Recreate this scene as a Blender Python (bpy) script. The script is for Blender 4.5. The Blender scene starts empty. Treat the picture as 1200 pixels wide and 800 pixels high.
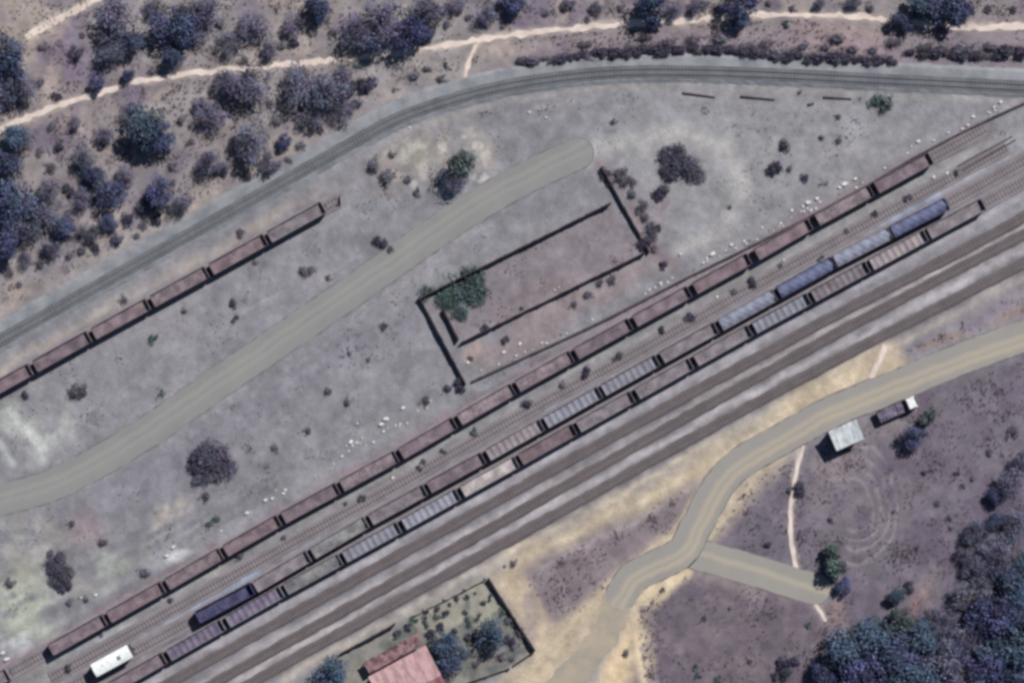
import bpy, math, random
import numpy as np
from mathutils import Vector, Matrix

random.seed(7)
RNG = np.random.RandomState(11)
S = 0.17                                   # metres per photo pixel
def W(px, py): return ((px - 600.0) * S, (400.0 - py) * S)

scene = bpy.context.scene
COL = scene.collection

# ------------------------------------------------------------------ helpers
def lin(c):
    c = c / 255.0
    return c / 12.92 if c <= 0.04045 else ((c + 0.055) / 1.055) ** 2.4
GAIN = 1.22                                # sunlit value of a white card
def alb(r, g, b, k=1.0): return tuple(min(0.85, lin(v) / GAIN * k) for v in (r, g, b))

class MB:
    def __init__(self): self.v = []; self.f = []
    def box(self, x0, x1, y0, y1, z0, z1):
        n = len(self.v)
        self.v += [(x0,y0,z0),(x1,y0,z0),(x1,y1,z0),(x0,y1,z0),(x0,y0,z1),(x1,y0,z1),(x1,y1,z1),(x0,y1,z1)]
        self.f += [tuple(n+i for i in q) for q in ((0,3,2,1),(4,5,6,7),(0,1,5,4),(1,2,6,5),(2,3,7,6),(3,0,4,7))]
        return self
    def poly(self, pts):
        n = len(self.v); self.v += [tuple(p) for p in pts]; self.f.append(tuple(range(n, n+len(pts)))); return self
    def tube(self, pts, rad, k=6, cap=True):
        pts = [Vector(p) for p in pts]; n0 = len(self.v)
        for i, p in enumerate(pts):
            d = (pts[min(i+1, len(pts)-1)] - pts[max(i-1, 0)]).normalized()
            u = d.cross(Vector((0.31, 0.17, 0.93)));  u = u.normalized() if u.length > 1e-3 else d.orthogonal().normalized()
            w = d.cross(u); r = rad[i] if isinstance(rad, (list, tuple)) else rad
            for j in range(k):
                a = 2*math.pi*j/k; q = p + u*(math.cos(a)*r) + w*(math.sin(a)*r); self.v.append(tuple(q))
        for i in range(len(pts)-1):
            for j in range(k):
                a = n0+i*k+j; b = n0+i*k+(j+1) % k; self.f.append((a, b, b+k, a+k))
        if cap:
            self.f.append(tuple(n0+j for j in range(k))[::-1]); self.f.append(tuple(n0+(len(pts)-1)*k+j for j in range(k)))
        return self
    def cyl(self, c, axis, r, h, k=14):
        c = Vector(c); a = Vector(axis).normalized()*h*0.5
        return self.tube([c-a, c+a], r, k)
    def mesh(self, name):
        me = bpy.data.meshes.new(name); me.from_pydata(self.v, [], self.f); me.update(); return me
    def build(self, name, m, parent=None, bevel=0.0):
        o = bpy.data.objects.new(name, self.mesh(name)); COL.objects.link(o)
        if m: o.data.materials.append(m)
        if parent: o.parent = parent
        if bevel:
            b = o.modifiers.new('bevel', 'BEVEL'); b.width = bevel; b.segments = 1; b.limit_method = 'ANGLE'
        return o

def link_mesh(name, me, m=None, parent=None):
    o = bpy.data.objects.new(name, me); COL.objects.link(o)
    if m and not me.materials: me.materials.append(m)
    if parent: o.parent = parent
    return o
def empty(name, loc=(0,0,0), rz=0.0):
    o = bpy.data.objects.new(name, None); COL.objects.link(o); o.location = loc; o.rotation_euler = (0,0,rz)
    o.empty_display_size = 0.3
    return o
def tag(o, label=None, cat=None, group=None, kind=None):
    if label: o['label'] = label
    if cat: o['category'] = cat
    if group: o['group'] = group
    if kind: o['kind'] = kind
    return o
KIDS = {}
def kids(o): return [c for c in bpy.data.objects if c.parent == o]
def copy_tree(o, parent=None):
    c = o.copy(); COL.objects.link(c)
    if parent: c.parent = parent
    if o.name not in KIDS: KIDS[o.name] = kids(o)
    for ch in KIDS[o.name]: copy_tree(ch, c)
    return c

ORD = "zeroth first second third fourth fifth sixth seventh eighth ninth tenth eleventh twelfth thirteenth fourteenth fifteenth sixteenth seventeenth eighteenth nineteenth twentieth".split()
def ordinal(n):
    if n <= 20: return ORD[n]
    t = {2: 'twenty', 3: 'thirty', 4: 'forty', 5: 'fifty'}[n // 10]
    return t + '-' + ORD[n % 10] if n % 10 else {30: 'thirtieth', 40: 'fortieth', 50: 'fiftieth'}[n]

# ------------------------------------------------------------------ materials
def mat(name, rgb, rgb2=None, scale=1.5, rough=0.85, spec=0.25, rand=0.12, bump=0.0, bscale=8.0, metal=0.0, lo=0.38, hi=0.66, tint=None, streak=None):
    m = bpy.data.materials.new(name); m.use_nodes = True
    nt = m.node_tree; N = nt.nodes; L = nt.links; b = N['Principled BSDF']
    b.inputs['Roughness'].default_value = rough; b.inputs['Metallic'].default_value = metal
    b.inputs['Specular IOR Level'].default_value = spec
    tc = N.new('ShaderNodeTexCoord'); oi = N.new('ShaderNodeObjectInfo')
    add = N.new('ShaderNodeVectorMath'); add.operation = 'MULTIPLY_ADD'
    cmb = N.new('ShaderNodeCombineXYZ')
    for i in range(3): L.new(oi.outputs['Random'], cmb.inputs[i])
    L.new(cmb.outputs[0], add.inputs[0]); add.inputs[1].default_value = (97, 53, 31); L.new(tc.outputs['Object'], add.inputs[2])
    vec = add.outputs[0]
    if streak:
        mp = N.new('ShaderNodeVectorMath'); mp.operation = 'MULTIPLY'; mp.inputs[1].default_value = streak
        L.new(vec, mp.inputs[0]); vec = mp.outputs[0]
    nz = N.new('ShaderNodeTexNoise'); nz.inputs['Scale'].default_value = scale; nz.inputs['Detail'].default_value = 7; nz.inputs['Roughness'].default_value = 0.62
    L.new(vec, nz.inputs['Vector'])
    cr = N.new('ShaderNodeMapRange'); cr.inputs['From Min'].default_value = lo; cr.inputs['From Max'].default_value = hi
    L.new(nz.outputs['Fac'], cr.inputs['Value'])
    mx = N.new('ShaderNodeMix'); mx.data_type = 'RGBA'
    mx.inputs['A'].default_value = (*rgb, 1); mx.inputs['B'].default_value = (*(rgb2 or tuple(c*0.72 for c in rgb)), 1)
    L.new(cr.outputs[0], mx.inputs['Factor'])
    hs = N.new('ShaderNodeHueSaturation')
    mr = N.new('ShaderNodeMapRange'); mr.inputs['To Min'].default_value = 1-rand; mr.inputs['To Max'].default_value = 1+rand
    L.new(oi.outputs['Random'], mr.inputs['Value']); L.new(mr.outputs[0], hs.inputs['Value'])
    L.new(mx.outputs['Result'], hs.inputs['Color'])
    out = hs.outputs[0]
    if tint:
        at = N.new('ShaderNodeAttribute'); at.attribute_name = tint
        m2 = N.new('ShaderNodeMix'); m2.data_type = 'RGBA'; m2.blend_type = 'MULTIPLY'; m2.inputs['Factor'].default_value = 1
        L.new(out, m2.inputs['A']); L.new(at.outputs['Color'], m2.inputs['B']); out = m2.outputs['Result']
    L.new(out, b.inputs['Base Color'])
    if bump:
        n2 = N.new('ShaderNodeTexNoise'); n2.inputs['Scale'].default_value = bscale; n2.inputs['Detail'].default_value = 6
        L.new(tc.outputs['Object'], n2.inputs['Vector'])
        bp = N.new('ShaderNodeBump'); bp.inputs['Strength'].default_value = bump; bp.inputs['Distance'].default_value = 0.12
        L.new(n2.outputs['Fac'], bp.inputs['Height']); L.new(bp.outputs[0], b.inputs['Normal'])
    return m

M = {}
M['steel_dark'] = mat('dark_steel', (0.045,0.04,0.045), (0.025,0.022,0.024), rough=0.7)
M['rail'] = mat('rail_steel', (0.19,0.17,0.175), (0.14,0.12,0.125), rough=0.45, spec=0.5)
M['sleeper'] = mat('old_sleepers', alb(116,109,111), alb(98,92,94), scale=0.8, rand=0.0)
M['rust_wall'] = mat('rusty_wagon_steel', alb(118,106,114), alb(94,82,90), scale=1.1)
M['grey_wall'] = mat('grey_wagon_steel', alb(134,130,136), alb(106,101,108), scale=1.1)
M['navy_wall'] = mat('navy_wagon_steel', alb(74,76,112), alb(48,50,82), scale=1.1)
def floor_mat(name, a, b, sc=0.55): return mat(name, alb(*a), alb(*b), scale=sc, rand=0.12, lo=0.40, hi=0.60, bump=0.25, bscale=5, rough=0.95)
M['f_mauve'] = floor_mat('mauve_residue', (128,116,125), (102,91,100))
M['f_rose'] = floor_mat('rose_residue', (130,115,122), (104,90,97))
M['f_dust'] = floor_mat('dusty_mauve_residue', (142,131,136), (112,100,108), 0.8)
M['f_grey'] = floor_mat('grey_residue', (136,129,136), (110,103,110))
M['f_pale'] = floor_mat('pale_residue', (182,176,172), (146,138,142))
M['f_pinkpale'] = floor_mat('pale_pink_residue', (150,142,146), (128,121,127))
M['f_purple'] = floor_mat('purple_residue', (122,115,134), (98,90,112))
M['f_bluegrey'] = floor_mat('blue_grey_residue', (140,142,154), (122,123,137))
M['f_green'] = floor_mat('green_grey_residue', (138,140,140), (108,106,114))
M['f_navy'] = floor_mat('navy_residue', (80,80,108), (52,52,82))
M['t_blue'] = mat('blue_tarpaulin', alb(102,108,138), alb(80,84,114), scale=0.5, rough=0.6, rand=0.15)
M['t_paleblue'] = mat('pale_blue_tarpaulin', alb(142,147,164), alb(118,122,142), scale=0.6, rough=0.6, rand=0.1)
M['white_paint'] = mat('white_paint', (0.72,0.75,0.75), (0.55,0.58,0.58), scale=1.2, rand=0.03, rough=0.6)
M['zinc'] = mat('zinc_sheet', (0.62,0.66,0.69), (0.30,0.33,0.35), scale=1.3, rand=0.03, rough=0.5, streak=(1.0,0.25,1.0))
M['red_roof'] = mat('faded_red_sheet', alb(168,122,127), alb(120,72,80), scale=0.9, rand=0.02, rough=0.4, spec=0.5, streak=(1.0,0.3,1.0), lo=0.42, hi=0.6)
M['porch_roof'] = mat('stained_red_sheet', alb(152,124,128), alb(84,58,66), scale=0.7, rand=0.02, lo=0.42, hi=0.62)
M['plaster'] = mat('grey_plaster', alb(165,158,150), alb(130,122,118), scale=0.7, rand=0.04)
M['brick'] = mat('dark_brick', alb(70,58,64), alb(44,36,44), scale=0.9, rand=0.08, bump=0.3)
M['coping'] = mat('shadow_dark_coping', alb(66,54,60), alb(40,33,40), scale=0.9, rand=0.08)  # shade put into the colour: sunlit tops darkened to join the walls' shadow lines
M['wood'] = mat('grey_timber', alb(100,86,80), alb(66,54,50), scale=1.0)
M['glass'] = mat('dark_glass', (0.03,0.035,0.045), rough=0.15, spec=0.5)
M['tyre'] = mat('tyre_rubber', (0.02,0.02,0.022), rough=0.9)
M['rubble'] = mat('white_rubble', alb(226,225,224), alb(176,172,174), scale=1.5, rand=0.12, rough=0.95)
M['stone'] = mat('dark_stone', alb(88,80,86), alb(60,54,60), scale=1.0)
M['overlay_track'] = mat('pale_gravel', alb(139,140,139), alb(128,129,130), scale=0.16, rand=0.0, bump=0.25, bscale=6, rough=0.97, lo=0.3, hi=0.7)
M['overlay_road'] = mat('sandy_gravel', alb(153,150,143), alb(142,139,136), scale=0.12, rand=0.0, bump=0.25, bscale=6, rough=0.97, lo=0.3, hi=0.7)
M['overlay_lane'] = mat('grey_sandy_gravel', alb(152,149,143), alb(143,140,137), scale=0.15, rand=0.0, bump=0.25, bscale=6, rough=0.97, lo=0.3, hi=0.7)
M['dirt_road'] = mat('tan_dirt', alb(172,161,143), alb(150,144,135), scale=0.22, rand=0.0, bump=0.25, bscale=6, rough=0.97, lo=0.35, hi=0.65)
M['overlay_edge'] = mat('overlay_edge_grey', alb(118,114,116), alb(104,100,104), scale=0.4, rand=0.0, rough=0.97)
M['dark_gravel'] = mat('dark_gravel', alb(132,132,130), alb(120,121,120), scale=0.3, rand=0.0, bump=0.25, bscale=6, rough=0.97)
M['sand'] = mat('pale_sand', alb(222,208,200), alb(196,182,174), scale=0.35, rand=0.0, bump=0.2, rough=0.97)
M['bark'] = mat('grey_bark', alb(96,86,92), alb(66,58,64), scale=3.0)

def leaf_mat(name, a, b, rand=0.16):
    m = mat(name, a, b, scale=0.45, rough=0.75, spec=0.12, rand=rand, tint='tint')
    return m
M['l_bare'] = leaf_mat('dry_twigs', (0.150,0.150,0.220), (0.104,0.104,0.160))
M['l_mauve'] = leaf_mat('mauve_twigs', (0.165,0.160,0.220), (0.112,0.106,0.152))
M['l_dark'] = leaf_mat('dark_leaves', (0.080,0.094,0.165), (0.048,0.058,0.115))
M['l_teal'] = leaf_mat('blue_green_leaves', (0.076,0.108,0.155), (0.050,0.074,0.115))
M['l_green'] = leaf_mat('green_leaves', (0.100,0.135,0.125), (0.06,0.082,0.085))
M['l_vine'] = leaf_mat('vine_leaves', (0.085,0.120,0.120), (0.060,0.088,0.095))
M['l_scrub'] = leaf_mat('scrub_twigs', (0.150,0.138,0.172), (0.108,0.098,0.126))
M['l_round'] = leaf_mat('grey_violet_twigs', (0.125,0.120,0.160), (0.085,0.08,0.115))
M['l_shade'] = leaf_mat('dark_scrub_leaves', (0.085,0.080,0.115), (0.05,0.047,0.075))
M['straw'] = leaf_mat('dry_grass_blades', (0.150,0.125,0.150), (0.095,0.078,0.100), rand=0.0)

# ------------------------------------------------------------------ polylines
def smooth(pts, step=6.0):
    P = [np.array(p, float) for p in pts]
    P = [2*P[0]-P[1]] + P + [2*P[-1]-P[-2]]
    out = []
    for i in range(1, len(P)-2):
        n = max(2, int(np.linalg.norm(P[i+1]-P[i]) / step))
        for k in range(n):
            t = k/n; a, b, c, d = P[i-1:i+3]
            out.append(0.5*((2*b)+(-a+c)*t+(2*a-5*b+4*c-d)*t*t+(-a+3*b-3*c+d)*t**3))
    out.append(P[-2]); return np.array(out)

MAIN = smooth([(-260,530),(-120,460),(0,394),(100,338),(200,282),(300,226),(400,170),(470,133),(560,104),(640,89),(720,81),(800,80),(900,83),(1000,88),(1100,93),(1200,98),(1330,106),(1460,112)])
PATH = smooth([(-140,235),(-40,170),(0,152),(50,131),(110,111),(160,96),(230,86),(330,76),(420,68),(480,60),(560,47),(640,37),(720,29),(800,24),(900,18),(1000,19),(1060,27),(1130,32),(1200,30),(1330,24)])
PATH2 = smooth([(30,44),(70,22),(115,-2),(170,-34)])
PATH3 = smooth([(558,50),(550,72),(543,97)])
PATH4 = smooth([(942,522),(934,548),(928,580),(926,615),(930,650),(938,680),(952,702),(968,728)])
PATH5 = smooth([(1038,405),(1028,428),(1018,446)])
ROWA = [(1155,150),(1087,187),(951,261),(880,301.5),(740,378),(603,454),(467,532.5),(330,607),(195,684.5),(59,761),(-70,833)]
ROWB = [(1240,166),(1108,239),(976,307),(840,382.5),(703,458.5),(568,534.5),(432,609),(300,686),(232,722),(134,776),(20,838)]
ROWC = [(1290,163),(1150,239.5),(1016,312),(879,386),(742,463),(607,539),(470,615),(333,690),(196,767.5),(60,845)]
ROWD = [(396,235),(380,243),(245,318),(108,393),(-28,469),(-150,537)]
TE = [(1290,206),(1110,303),(935,393),(555,602),(330,727),(120,843)]
TF = [(1320,215),(1200,275),(935,416),(555,630),(330,756),(180,840)]
TG = [(1330,240),(1200,309),(935,446),(555,656),(330,780),(220,842)]
TAB = [(1180,172),(1063,236),(883,336),(740,416),(603,490),(467,567),(330,642),(195,718),(59,794)]
SIDING = [(1330,70),(1187,127),(1080,180),(1013,219),(913,272),(800,328),(700,379),(553,447)]

# ------------------------------------------------------------------ ground (one sheet, soil tints in a colour attribute)
NX0, NX1, NY0, NY1, ST = -140, 1340, -140, 940, 2
gx = np.arange(NX0, NX1+1, ST, dtype=float); gy = np.arange(NY0, NY1+1, ST, dtype=float)
GX, GY = np.meshgrid(gx, gy)
def vnoise(scale, octv=4, seed=0, gain=0.55):
    r = np.random.RandomState(seed); tot = np.zeros_like(GX); amp = 1; s = scale; den = 0
    for _ in range(octv):
        nx = int((NX1-NX0)/s)+3; ny = int((NY1-NY0)/s)+3; g = r.rand(ny, nx)
        u = (GX-NX0)/s; v = (GY-NY0)/s; i = u.astype(int); j = v.astype(int); fu = u-i; fv = v-j
        fu = fu*fu*(3-2*fu); fv = fv*fv*(3-2*fv)
        tot += amp*((g[j,i]*(1-fu)+g[j,i+1]*fu)*(1-fv)+(g[j+1,i]*(1-fu)+g[j+1,i+1]*fu)*fv); den += amp; amp *= gain; s = max(s*0.5, 4.0)
    return tot/den
WX = GX + (vnoise(60,5,1)-0.5)*44; WY = GY + (vnoise(60,5,2)-0.5)*44
wx = GX + (vnoise(24,4,3)-0.5)*12; wy = GY + (vnoise(24,4,4)-0.5)*12
fine = vnoise(14,4,5)
def box(a, r):
    r = int(r)
    if r < 1: return a
    for ax in (0,1):
        p = np.pad(a, [(r+1,r) if k == ax else (0,0) for k in (0,1)], mode='edge'); c = np.cumsum(p, axis=ax)
        n = a.shape[ax]; hi = np.take(c, range(2*r+1, 2*r+1+n), axis=ax); lo_ = np.take(c, range(0, n), axis=ax); a = (hi-lo_)/(2*r+1)
    return a
def inpoly(pts, X, Y):
    m = np.zeros(X.shape, bool); n = len(pts)
    for i in range(n):
        x0,y0 = pts[i]; x1,y1 = pts[(i+1) % n]
        if y0 == y1: continue
        m ^= ((y0 > Y) != (y1 > Y)) & (X < (x1-x0)*(Y-y0)/(y1-y0)+x0)
    return m.astype(float)
def dist(pts, X, Y):
    d = np.full(X.shape, 1e9); pts = np.asarray(pts, float)
    for a, b in zip(pts[:-1], pts[1:]):
        v = b-a; L2 = max((v**2).sum(), 1e-9); t = np.clip(((X-a[0])*v[0]+(Y-a[1])*v[1])/L2, 0, 1)
        d = np.minimum(d, np.hypot(X-a[0]-t*v[0], Y-a[1]-t*v[1]))
    return d
C = np.zeros(GX.shape+(3,)); C[:] = (132,132,139)
def lay(mask, rgb, k=1.0):
    global C
    m = np.clip(mask*k, 0, 1)[..., None]; C = C*(1-m) + np.array(rgb, float)*m
def poly(pts, rgb, k=1.0, blur=5, rough=True): lay(box(box(inpoly(pts, WX if rough else wx, WY if rough else wy), blur), blur), rgb, k)
def stroke(pts, w, rgb, k=1.0, soft=4.0, warp=True, patch=0.0):
    d = dist(pts, wx if warp else GX, wy if warp else GY); m = np.clip((w/2+soft/2-d)/soft, 0, 1)
    if patch: m = m*np.clip((vnoise(30,4,int(abs(pts[0][0]*3+pts[0][1]))+9)-0.5)*5+1-patch, 0, 1)
    lay(m, rgb, k)
def blob(x, y, rx, ry, rgb, k=1.0, rot=0.0):
    c, s = math.cos(rot), math.sin(rot); dx, dy = WX-x, WY-y
    d = np.hypot((dx*c+dy*s)/rx, (-dx*s+dy*c)/ry); br = np.clip((vnoise(22,5,int(x*3+y))-0.36)*4.5, 0.15, 1); lay(np.clip((1.25-d)/0.8, 0, 1)*br, rgb, k)

stepl = lambda pts, n: [tuple(p) for p in np.asarray(pts)[::n]]
mainl = stepl(MAIN, 6)
# wooded slope above the main line
poly([(-400,-400)]+[(1500,-400),(1500,114)]+mainl[::-1]+[(-400,560)], (138,131,133), 1, 4, False)
poly([(-200,-200),(150,-200),(95,20),(20,95),(-200,150)], (156,146,140), 0.8, 8)
lay(np.clip((vnoise(50,5,21)-0.52)*5,0,1)*inpoly([(-400,-400),(1500,-400),(1500,60)]+mainl[::-1]+[(-400,560)], GX, GY), (112,102,122), 0.8)
lay(np.clip((vnoise(40,5,22)-0.56)*6,0,1)*inpoly([(-400,-400),(1500,-400),(1500,60)]+mainl[::-1]+[(-400,560)], GX, GY), (166,154,148), 0.8)
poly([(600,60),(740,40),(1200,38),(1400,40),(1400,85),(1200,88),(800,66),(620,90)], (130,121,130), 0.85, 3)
poly([(930,35),(1040,35),(1040,65),(930,62)], (152,134,136), 0.7, 5)
poly([(430,70),(560,58),(550,95),(480,120),(420,150)], (150,146,146), 0.7, 5)
# pale fringe of the main line and sandy strip to the upper row
stroke([(p[0]-10,p[1]-23) for p in mainl if p[0] < 480], 16, (166,156,150), 0.75, 14, True, 0.1)
stroke([(-100,490),(0,434),(108,372),(245,297),(380,221)], 12, (168,158,152), 0.85, 10)
stroke([(p[0]+4,p[1]+22) for p in mainl if p[0] > 430], 8, (152,148,148), 0.8, 8)
# yard variation
lay(np.clip((vnoise(90,5,31)-0.5)*4,0,1), (145,144,148), 0.5)
lay(np.clip((vnoise(70,5,32)-0.56)*5,0,1), (118,117,124), 0.5)
poly([(700,110),(1160,110),(1090,165),(880,285),(770,300),(740,220),(700,190)], (145,145,149), 0.75, 14)
poly([(1080,190),(1190,120),(1330,70),(1330,180),(1190,210)], (146,146,150), 0.7, 8)
stroke([(690,178),(740,166),(800,158),(850,175),(872,220),(850,270),(800,290)], 18, (172,171,170), 0.85, 20)
stroke([(620,128),(700,112),(800,112),(900,122),(1040,130)], 6, (160,158,158), 0.5, 10, True, .3)
stroke([(600,140),(690,124),(780,112)], 3, (118,112,124), 0.5, 5, True, .2)
stroke([(860,150),(920,155),(985,160)], 4, (116,114,120), 0.5, 6, True, .1)
blob(515,178,72,34,(160,153,148),0.8,-0.25); blob(565,178,20,30,(186,176,165),0.75); lay(np.clip((vnoise(12,3,61)-0.58)*8,0,1)*(np.hypot((GX-515)/70,(GY-190)/34)<1), (190,186,182), 0.7); blob(450,200,40,26,(142,134,132),0.7)
blob(480,175,30,14,(166,162,146),0.5)
blob(30,500,70,46,(164,168,164),0.85); stroke([(10,478),(35,510),(52,540)], 6, (196,200,198), 0.75, 8); stroke([(0,520),(15,545)], 6, (196,200,198), 0.7, 8); stroke([(35,498),(55,532)], 4, (190,194,194), 0.6, 6)
blob(30,640,60,46,(158,158,152),0.7); blob(25,710,48,44,(172,178,164),0.9); blob(15,680,38,16,(172,170,156),0.5); blob(130,660,34,22,(166,172,164),0.75); blob(85,622,50,26,(140,126,131),0.75)
blob(202,590,20,13,(194,182,162),0.85,-0.5); blob(192,604,16,9,(180,170,156),0.7); blob(195,640,44,20,(150,154,152),0.6,-0.4); blob(205,648,18,10,(192,196,198),0.7); blob(10,750,24,18,(186,188,192),0.7)
blob(110,690,30,14,(172,170,160),0.5); blob(250,545,46,36,(126,120,132),0.4)
stroke([(90,600),(200,540),(330,455),(470,370)], 26, (128,124,136), 0.35, 30)
for tr in ([(-20,610),(120,560),(250,480),(380,400),(500,310),(590,250)], [(60,520),(170,440),(300,360),(430,300)], [(560,250),(470,330),(440,420),(400,500)], [(640,200),(760,180),(900,190),(1020,170)], [(880,240),(960,190),(1080,150)]):
    for o_ in (-3,3): stroke([(x+o_*0.5,y+o_*0.87) for x,y in tr], 2, (158,156,156), 0.5, 4, True, 0.25)
stroke([(700,190),(738,230),(762,290),(790,310)], 12, (132,112,116), .6, 12, True, .3)
# enclosure
poly([(490,352),(716,238),(758,296),(540,400)], (131,123,130), 0.85, 2, False)
blob(545,338,38,24,(104,124,122),0.55); blob(640,345,60,18,(136,124,124),0.4,-0.5)
poly([(545,408),(760,302),(790,310),(560,440)], (140,128,130), 0.75, 3)
stroke([(548,420),(560,405)], 14, (168,150,146), .7, 10)
blob(765,255,16,45,(130,112,120),0.6)
# rail yard beds
for row in (ROWA, ROWB, ROWC, ROWD): stroke(row, 22, (124,119,126), 0.7, 8)
stroke([(x-5,y-9) for x,y in ROWA], 7, (142,122,134), 0.75, 6, True, 0.35)
stroke([(x+12,y+22) for x,y in ROWA], 20, (142,142,142), 0.6, 10)
stroke([(x+4,y+12) for x,y in ROWA], 6, (150,146,142), 0.6, 6, True, 0.35)
stroke([(x-6,y-11) for x,y in ROWB], 9, (146,150,160), 0.7, 8, True, 0.35)
for a, b in (((300,672),(228,712)), ((1100,228),(1030,262)), ((735,425),(640,478)), ((905,333),(825,372))): stroke([a, b], 7, (158,172,200), 0.85, 8)
stroke([(60,770),(150,735)], 8, (156,164,170), 0.6, 8)
stroke([(1120,225),(1200,190)], 14, (146,140,150), 0.6, 8)
for t, (r0, r1) in zip((TE, TF, TG), (((112,104,112),12), ((108,106,110),12), ((104,94,92),12))):
    stroke(t, r1, r0, 0.7, 8)
    stroke(t, 6, (120,104,112), 0.7, 6, True, 0.4)
stroke([(x-1,y+18) for x,y in ROWC], 11, (154,151,158), 0.85, 8)
stroke([((a[0]+b[0])/2,(a[1]+b[1])/2+ (2)) for a,b in zip([(935,404),(555,619),(330,744),(60,893)],[(935,404),(555,619),(330,744),(60,893)])], 7, (164,158,160), 0.85, 7)
stroke([(1300,213),(1110,314),(935,405)], 7, (164,157,161), 0.8, 7)
stroke([(1310,228),(1200,292),(935,431),(555,643),(330,768),(200,840)], 8, (170,165,169), 0.85, 7)
stroke([(1330,256),(1200,326),(935,464),(555,671),(330,796)], 8, (176,166,156), 0.85, 9)
# sandy ground along the road, fields
poly([(1050,410),(1330,262),(1330,345),(1200,372),(1080,416),(1030,432)], (140,132,140), 0.8, 4)
stroke([(1080,408),(1200,364)], 7, (134,114,104), 0.7, 10, True, 0.15); stroke([(1130,385),(1195,350)], 6, (122,112,134), .6, 14, True, .2)
poly([(560,672),(700,595),(830,525),(960,452),(1045,405),(1060,440),(960,490),(860,560),(800,630),(720,690),(690,740),(640,830),(560,830),(630,765)], (184,170,150), 1.0, 4)
poly([(690,830),(720,740),(745,690),(800,664),(815,664),(796,676),(758,704),(752,730),(758,780),(770,840)], (208,188,158), 1.0, 3)
poly([(905,475),(960,445),(1030,425),(1010,447),(925,490)], (206,192,164), 0.55, 3)
poly([(612,672),(690,628),(760,592),(838,552),(800,612),(770,642),(728,664),(706,690),(660,740),(632,700)], (126,117,124), 0.95, 3)
stroke([(628,668),(720,622),(835,556)], 3, (160,152,154), 0.8, 5); stroke([(614,682),(655,742)], 5, (178,164,148), 0.8, 6)
blob(740,600,40,14,(142,140,132),0.5,-0.5)
poly([(850,572),(930,530),(1090,452),(1400,350),(1400,1000),(640,1000),(752,800),(736,705),(770,690),(800,665),(830,625)], (111,105,116), 0.95, 5)
poly([(738,704),(780,684),(850,682),(930,708),(968,740),(975,830),(765,830)], (104,96,108), 0.85, 5)
blob(870,760,70,40,(122,112,118),0.6); blob(860,785,40,14,(142,122,122),0.5); blob(1000,580,70,40,(128,119,124),0.7); blob(1040,500,70,30,(132,124,128),0.6); blob(980,540,40,26,(136,126,128),0.6)
poly([(800,655),(960,702),(975,740),(940,720),(850,690),(790,680)], (150,138,134), 0.6, 3)
for r in (26,36,46,56): lay(np.clip(1-np.abs(np.hypot((WX*.5+GX*.5-1003)/0.8, (WY*.5+GY*.5-590)/1.25)-r)/2.4,0,1)*(GX > 990), (152,143,144), 0.75)
blob(1075,705,16,22,(150,116,116),0.7); blob(1085,690,12,24,(152,138,134),0.6); blob(1190,620,14,12,(136,104,100),0.7)
blob(985,715,14,24,(150,126,122),0.7)
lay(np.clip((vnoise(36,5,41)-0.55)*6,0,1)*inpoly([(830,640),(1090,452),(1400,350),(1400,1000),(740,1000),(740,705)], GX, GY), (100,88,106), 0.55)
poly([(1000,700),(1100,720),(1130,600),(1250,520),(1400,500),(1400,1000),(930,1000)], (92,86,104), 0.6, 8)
stroke([(1040,425),(960,468),(872,556),(800,640),(722,706),(630,810)], 48, (186,172,152), 0.85, 18)
stroke([(800,668),(756,708),(752,750),(766,830)], 22, (208,192,164), 0.95, 8)
for o_ in (-26,-19,20,27): stroke([(872+o_,552),(800+o_,634),(722+o_,700),(640+o_,792)], 3, (214,200,172), 0.6, 5, True, .2)
stroke([(600,660),(720,606),(840,540),(950,462)], 4, (206,194,172), 0.6, 6, True, .2); stroke([(590,650),(700,595),(830,520)], 4, (204,190,166), 0.6, 6, True, .2)
poly([(738,712),(780,694),(850,692),(930,714),(966,742),(970,830),(775,830),(764,760)], (106,98,108), 0.75, 4); lay(np.clip((vnoise(18,4,93)-0.5)*6,0,1)*inpoly([(738,712),(850,692),(966,742),(970,830),(765,830)],GX,GY), (124,114,120), 0.6)
# the walled house plot
poly([(425,752),(572,679),(626,764),(560,800),(500,900),(400,900),(370,790)], (128,127,122), 0.9, 2, False)
poly([(470,722),(570,676),(600,725),(520,745)], (162,160,148), 0.7, 3, False); blob(487,722,24,9,(112,124,122),0.8,-0.5); lay(np.clip((vnoise(16,3,71)-0.55)*8,0,1)*inpoly([(425,752),(572,679),(626,764),(560,800)],GX,GY),(92,98,98),0.7)
stroke([(625,745),(618,700)], 14, (146,134,138), .6, 8)
# sand under paths
for P, w in ((PATH,6),(PATH2,9),(PATH3,4),(PATH4,5),(PATH5,6)): stroke(stepl(P,3), w, (198,186,174), 0.7, 7)
stroke([(420,150),(470,125),(545,98)], 7, (164,168,178), .8, 8); blob(545,97,13,7,(186,192,194),.9); stroke([(500,52),(530,78),(545,95)], 4, (158,150,152), .7, 5)
stroke([(400,135),(430,110)], 5, (160,152,154), .6, 6)
C *= (0.86 + 0.28*fine)[..., None]
u_ = (GX*0.874-GY*0.486)*0.16; v_ = GX*0.486+GY*0.874
yard = box(inpoly([(-140,900),(-140,690),(380,560),(640,400),(1200,110),(1340,60),(1340,240),(600,640),(330,800)], GX, GY), 8)
r_ = np.random.RandomState(77).rand(400,400); iu = (u_-u_.min())/7; iv = (v_-v_.min())/5.5; fu = iu%1; fv = iv%1; iu = iu.astype(int); iv = iv.astype(int)
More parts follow.
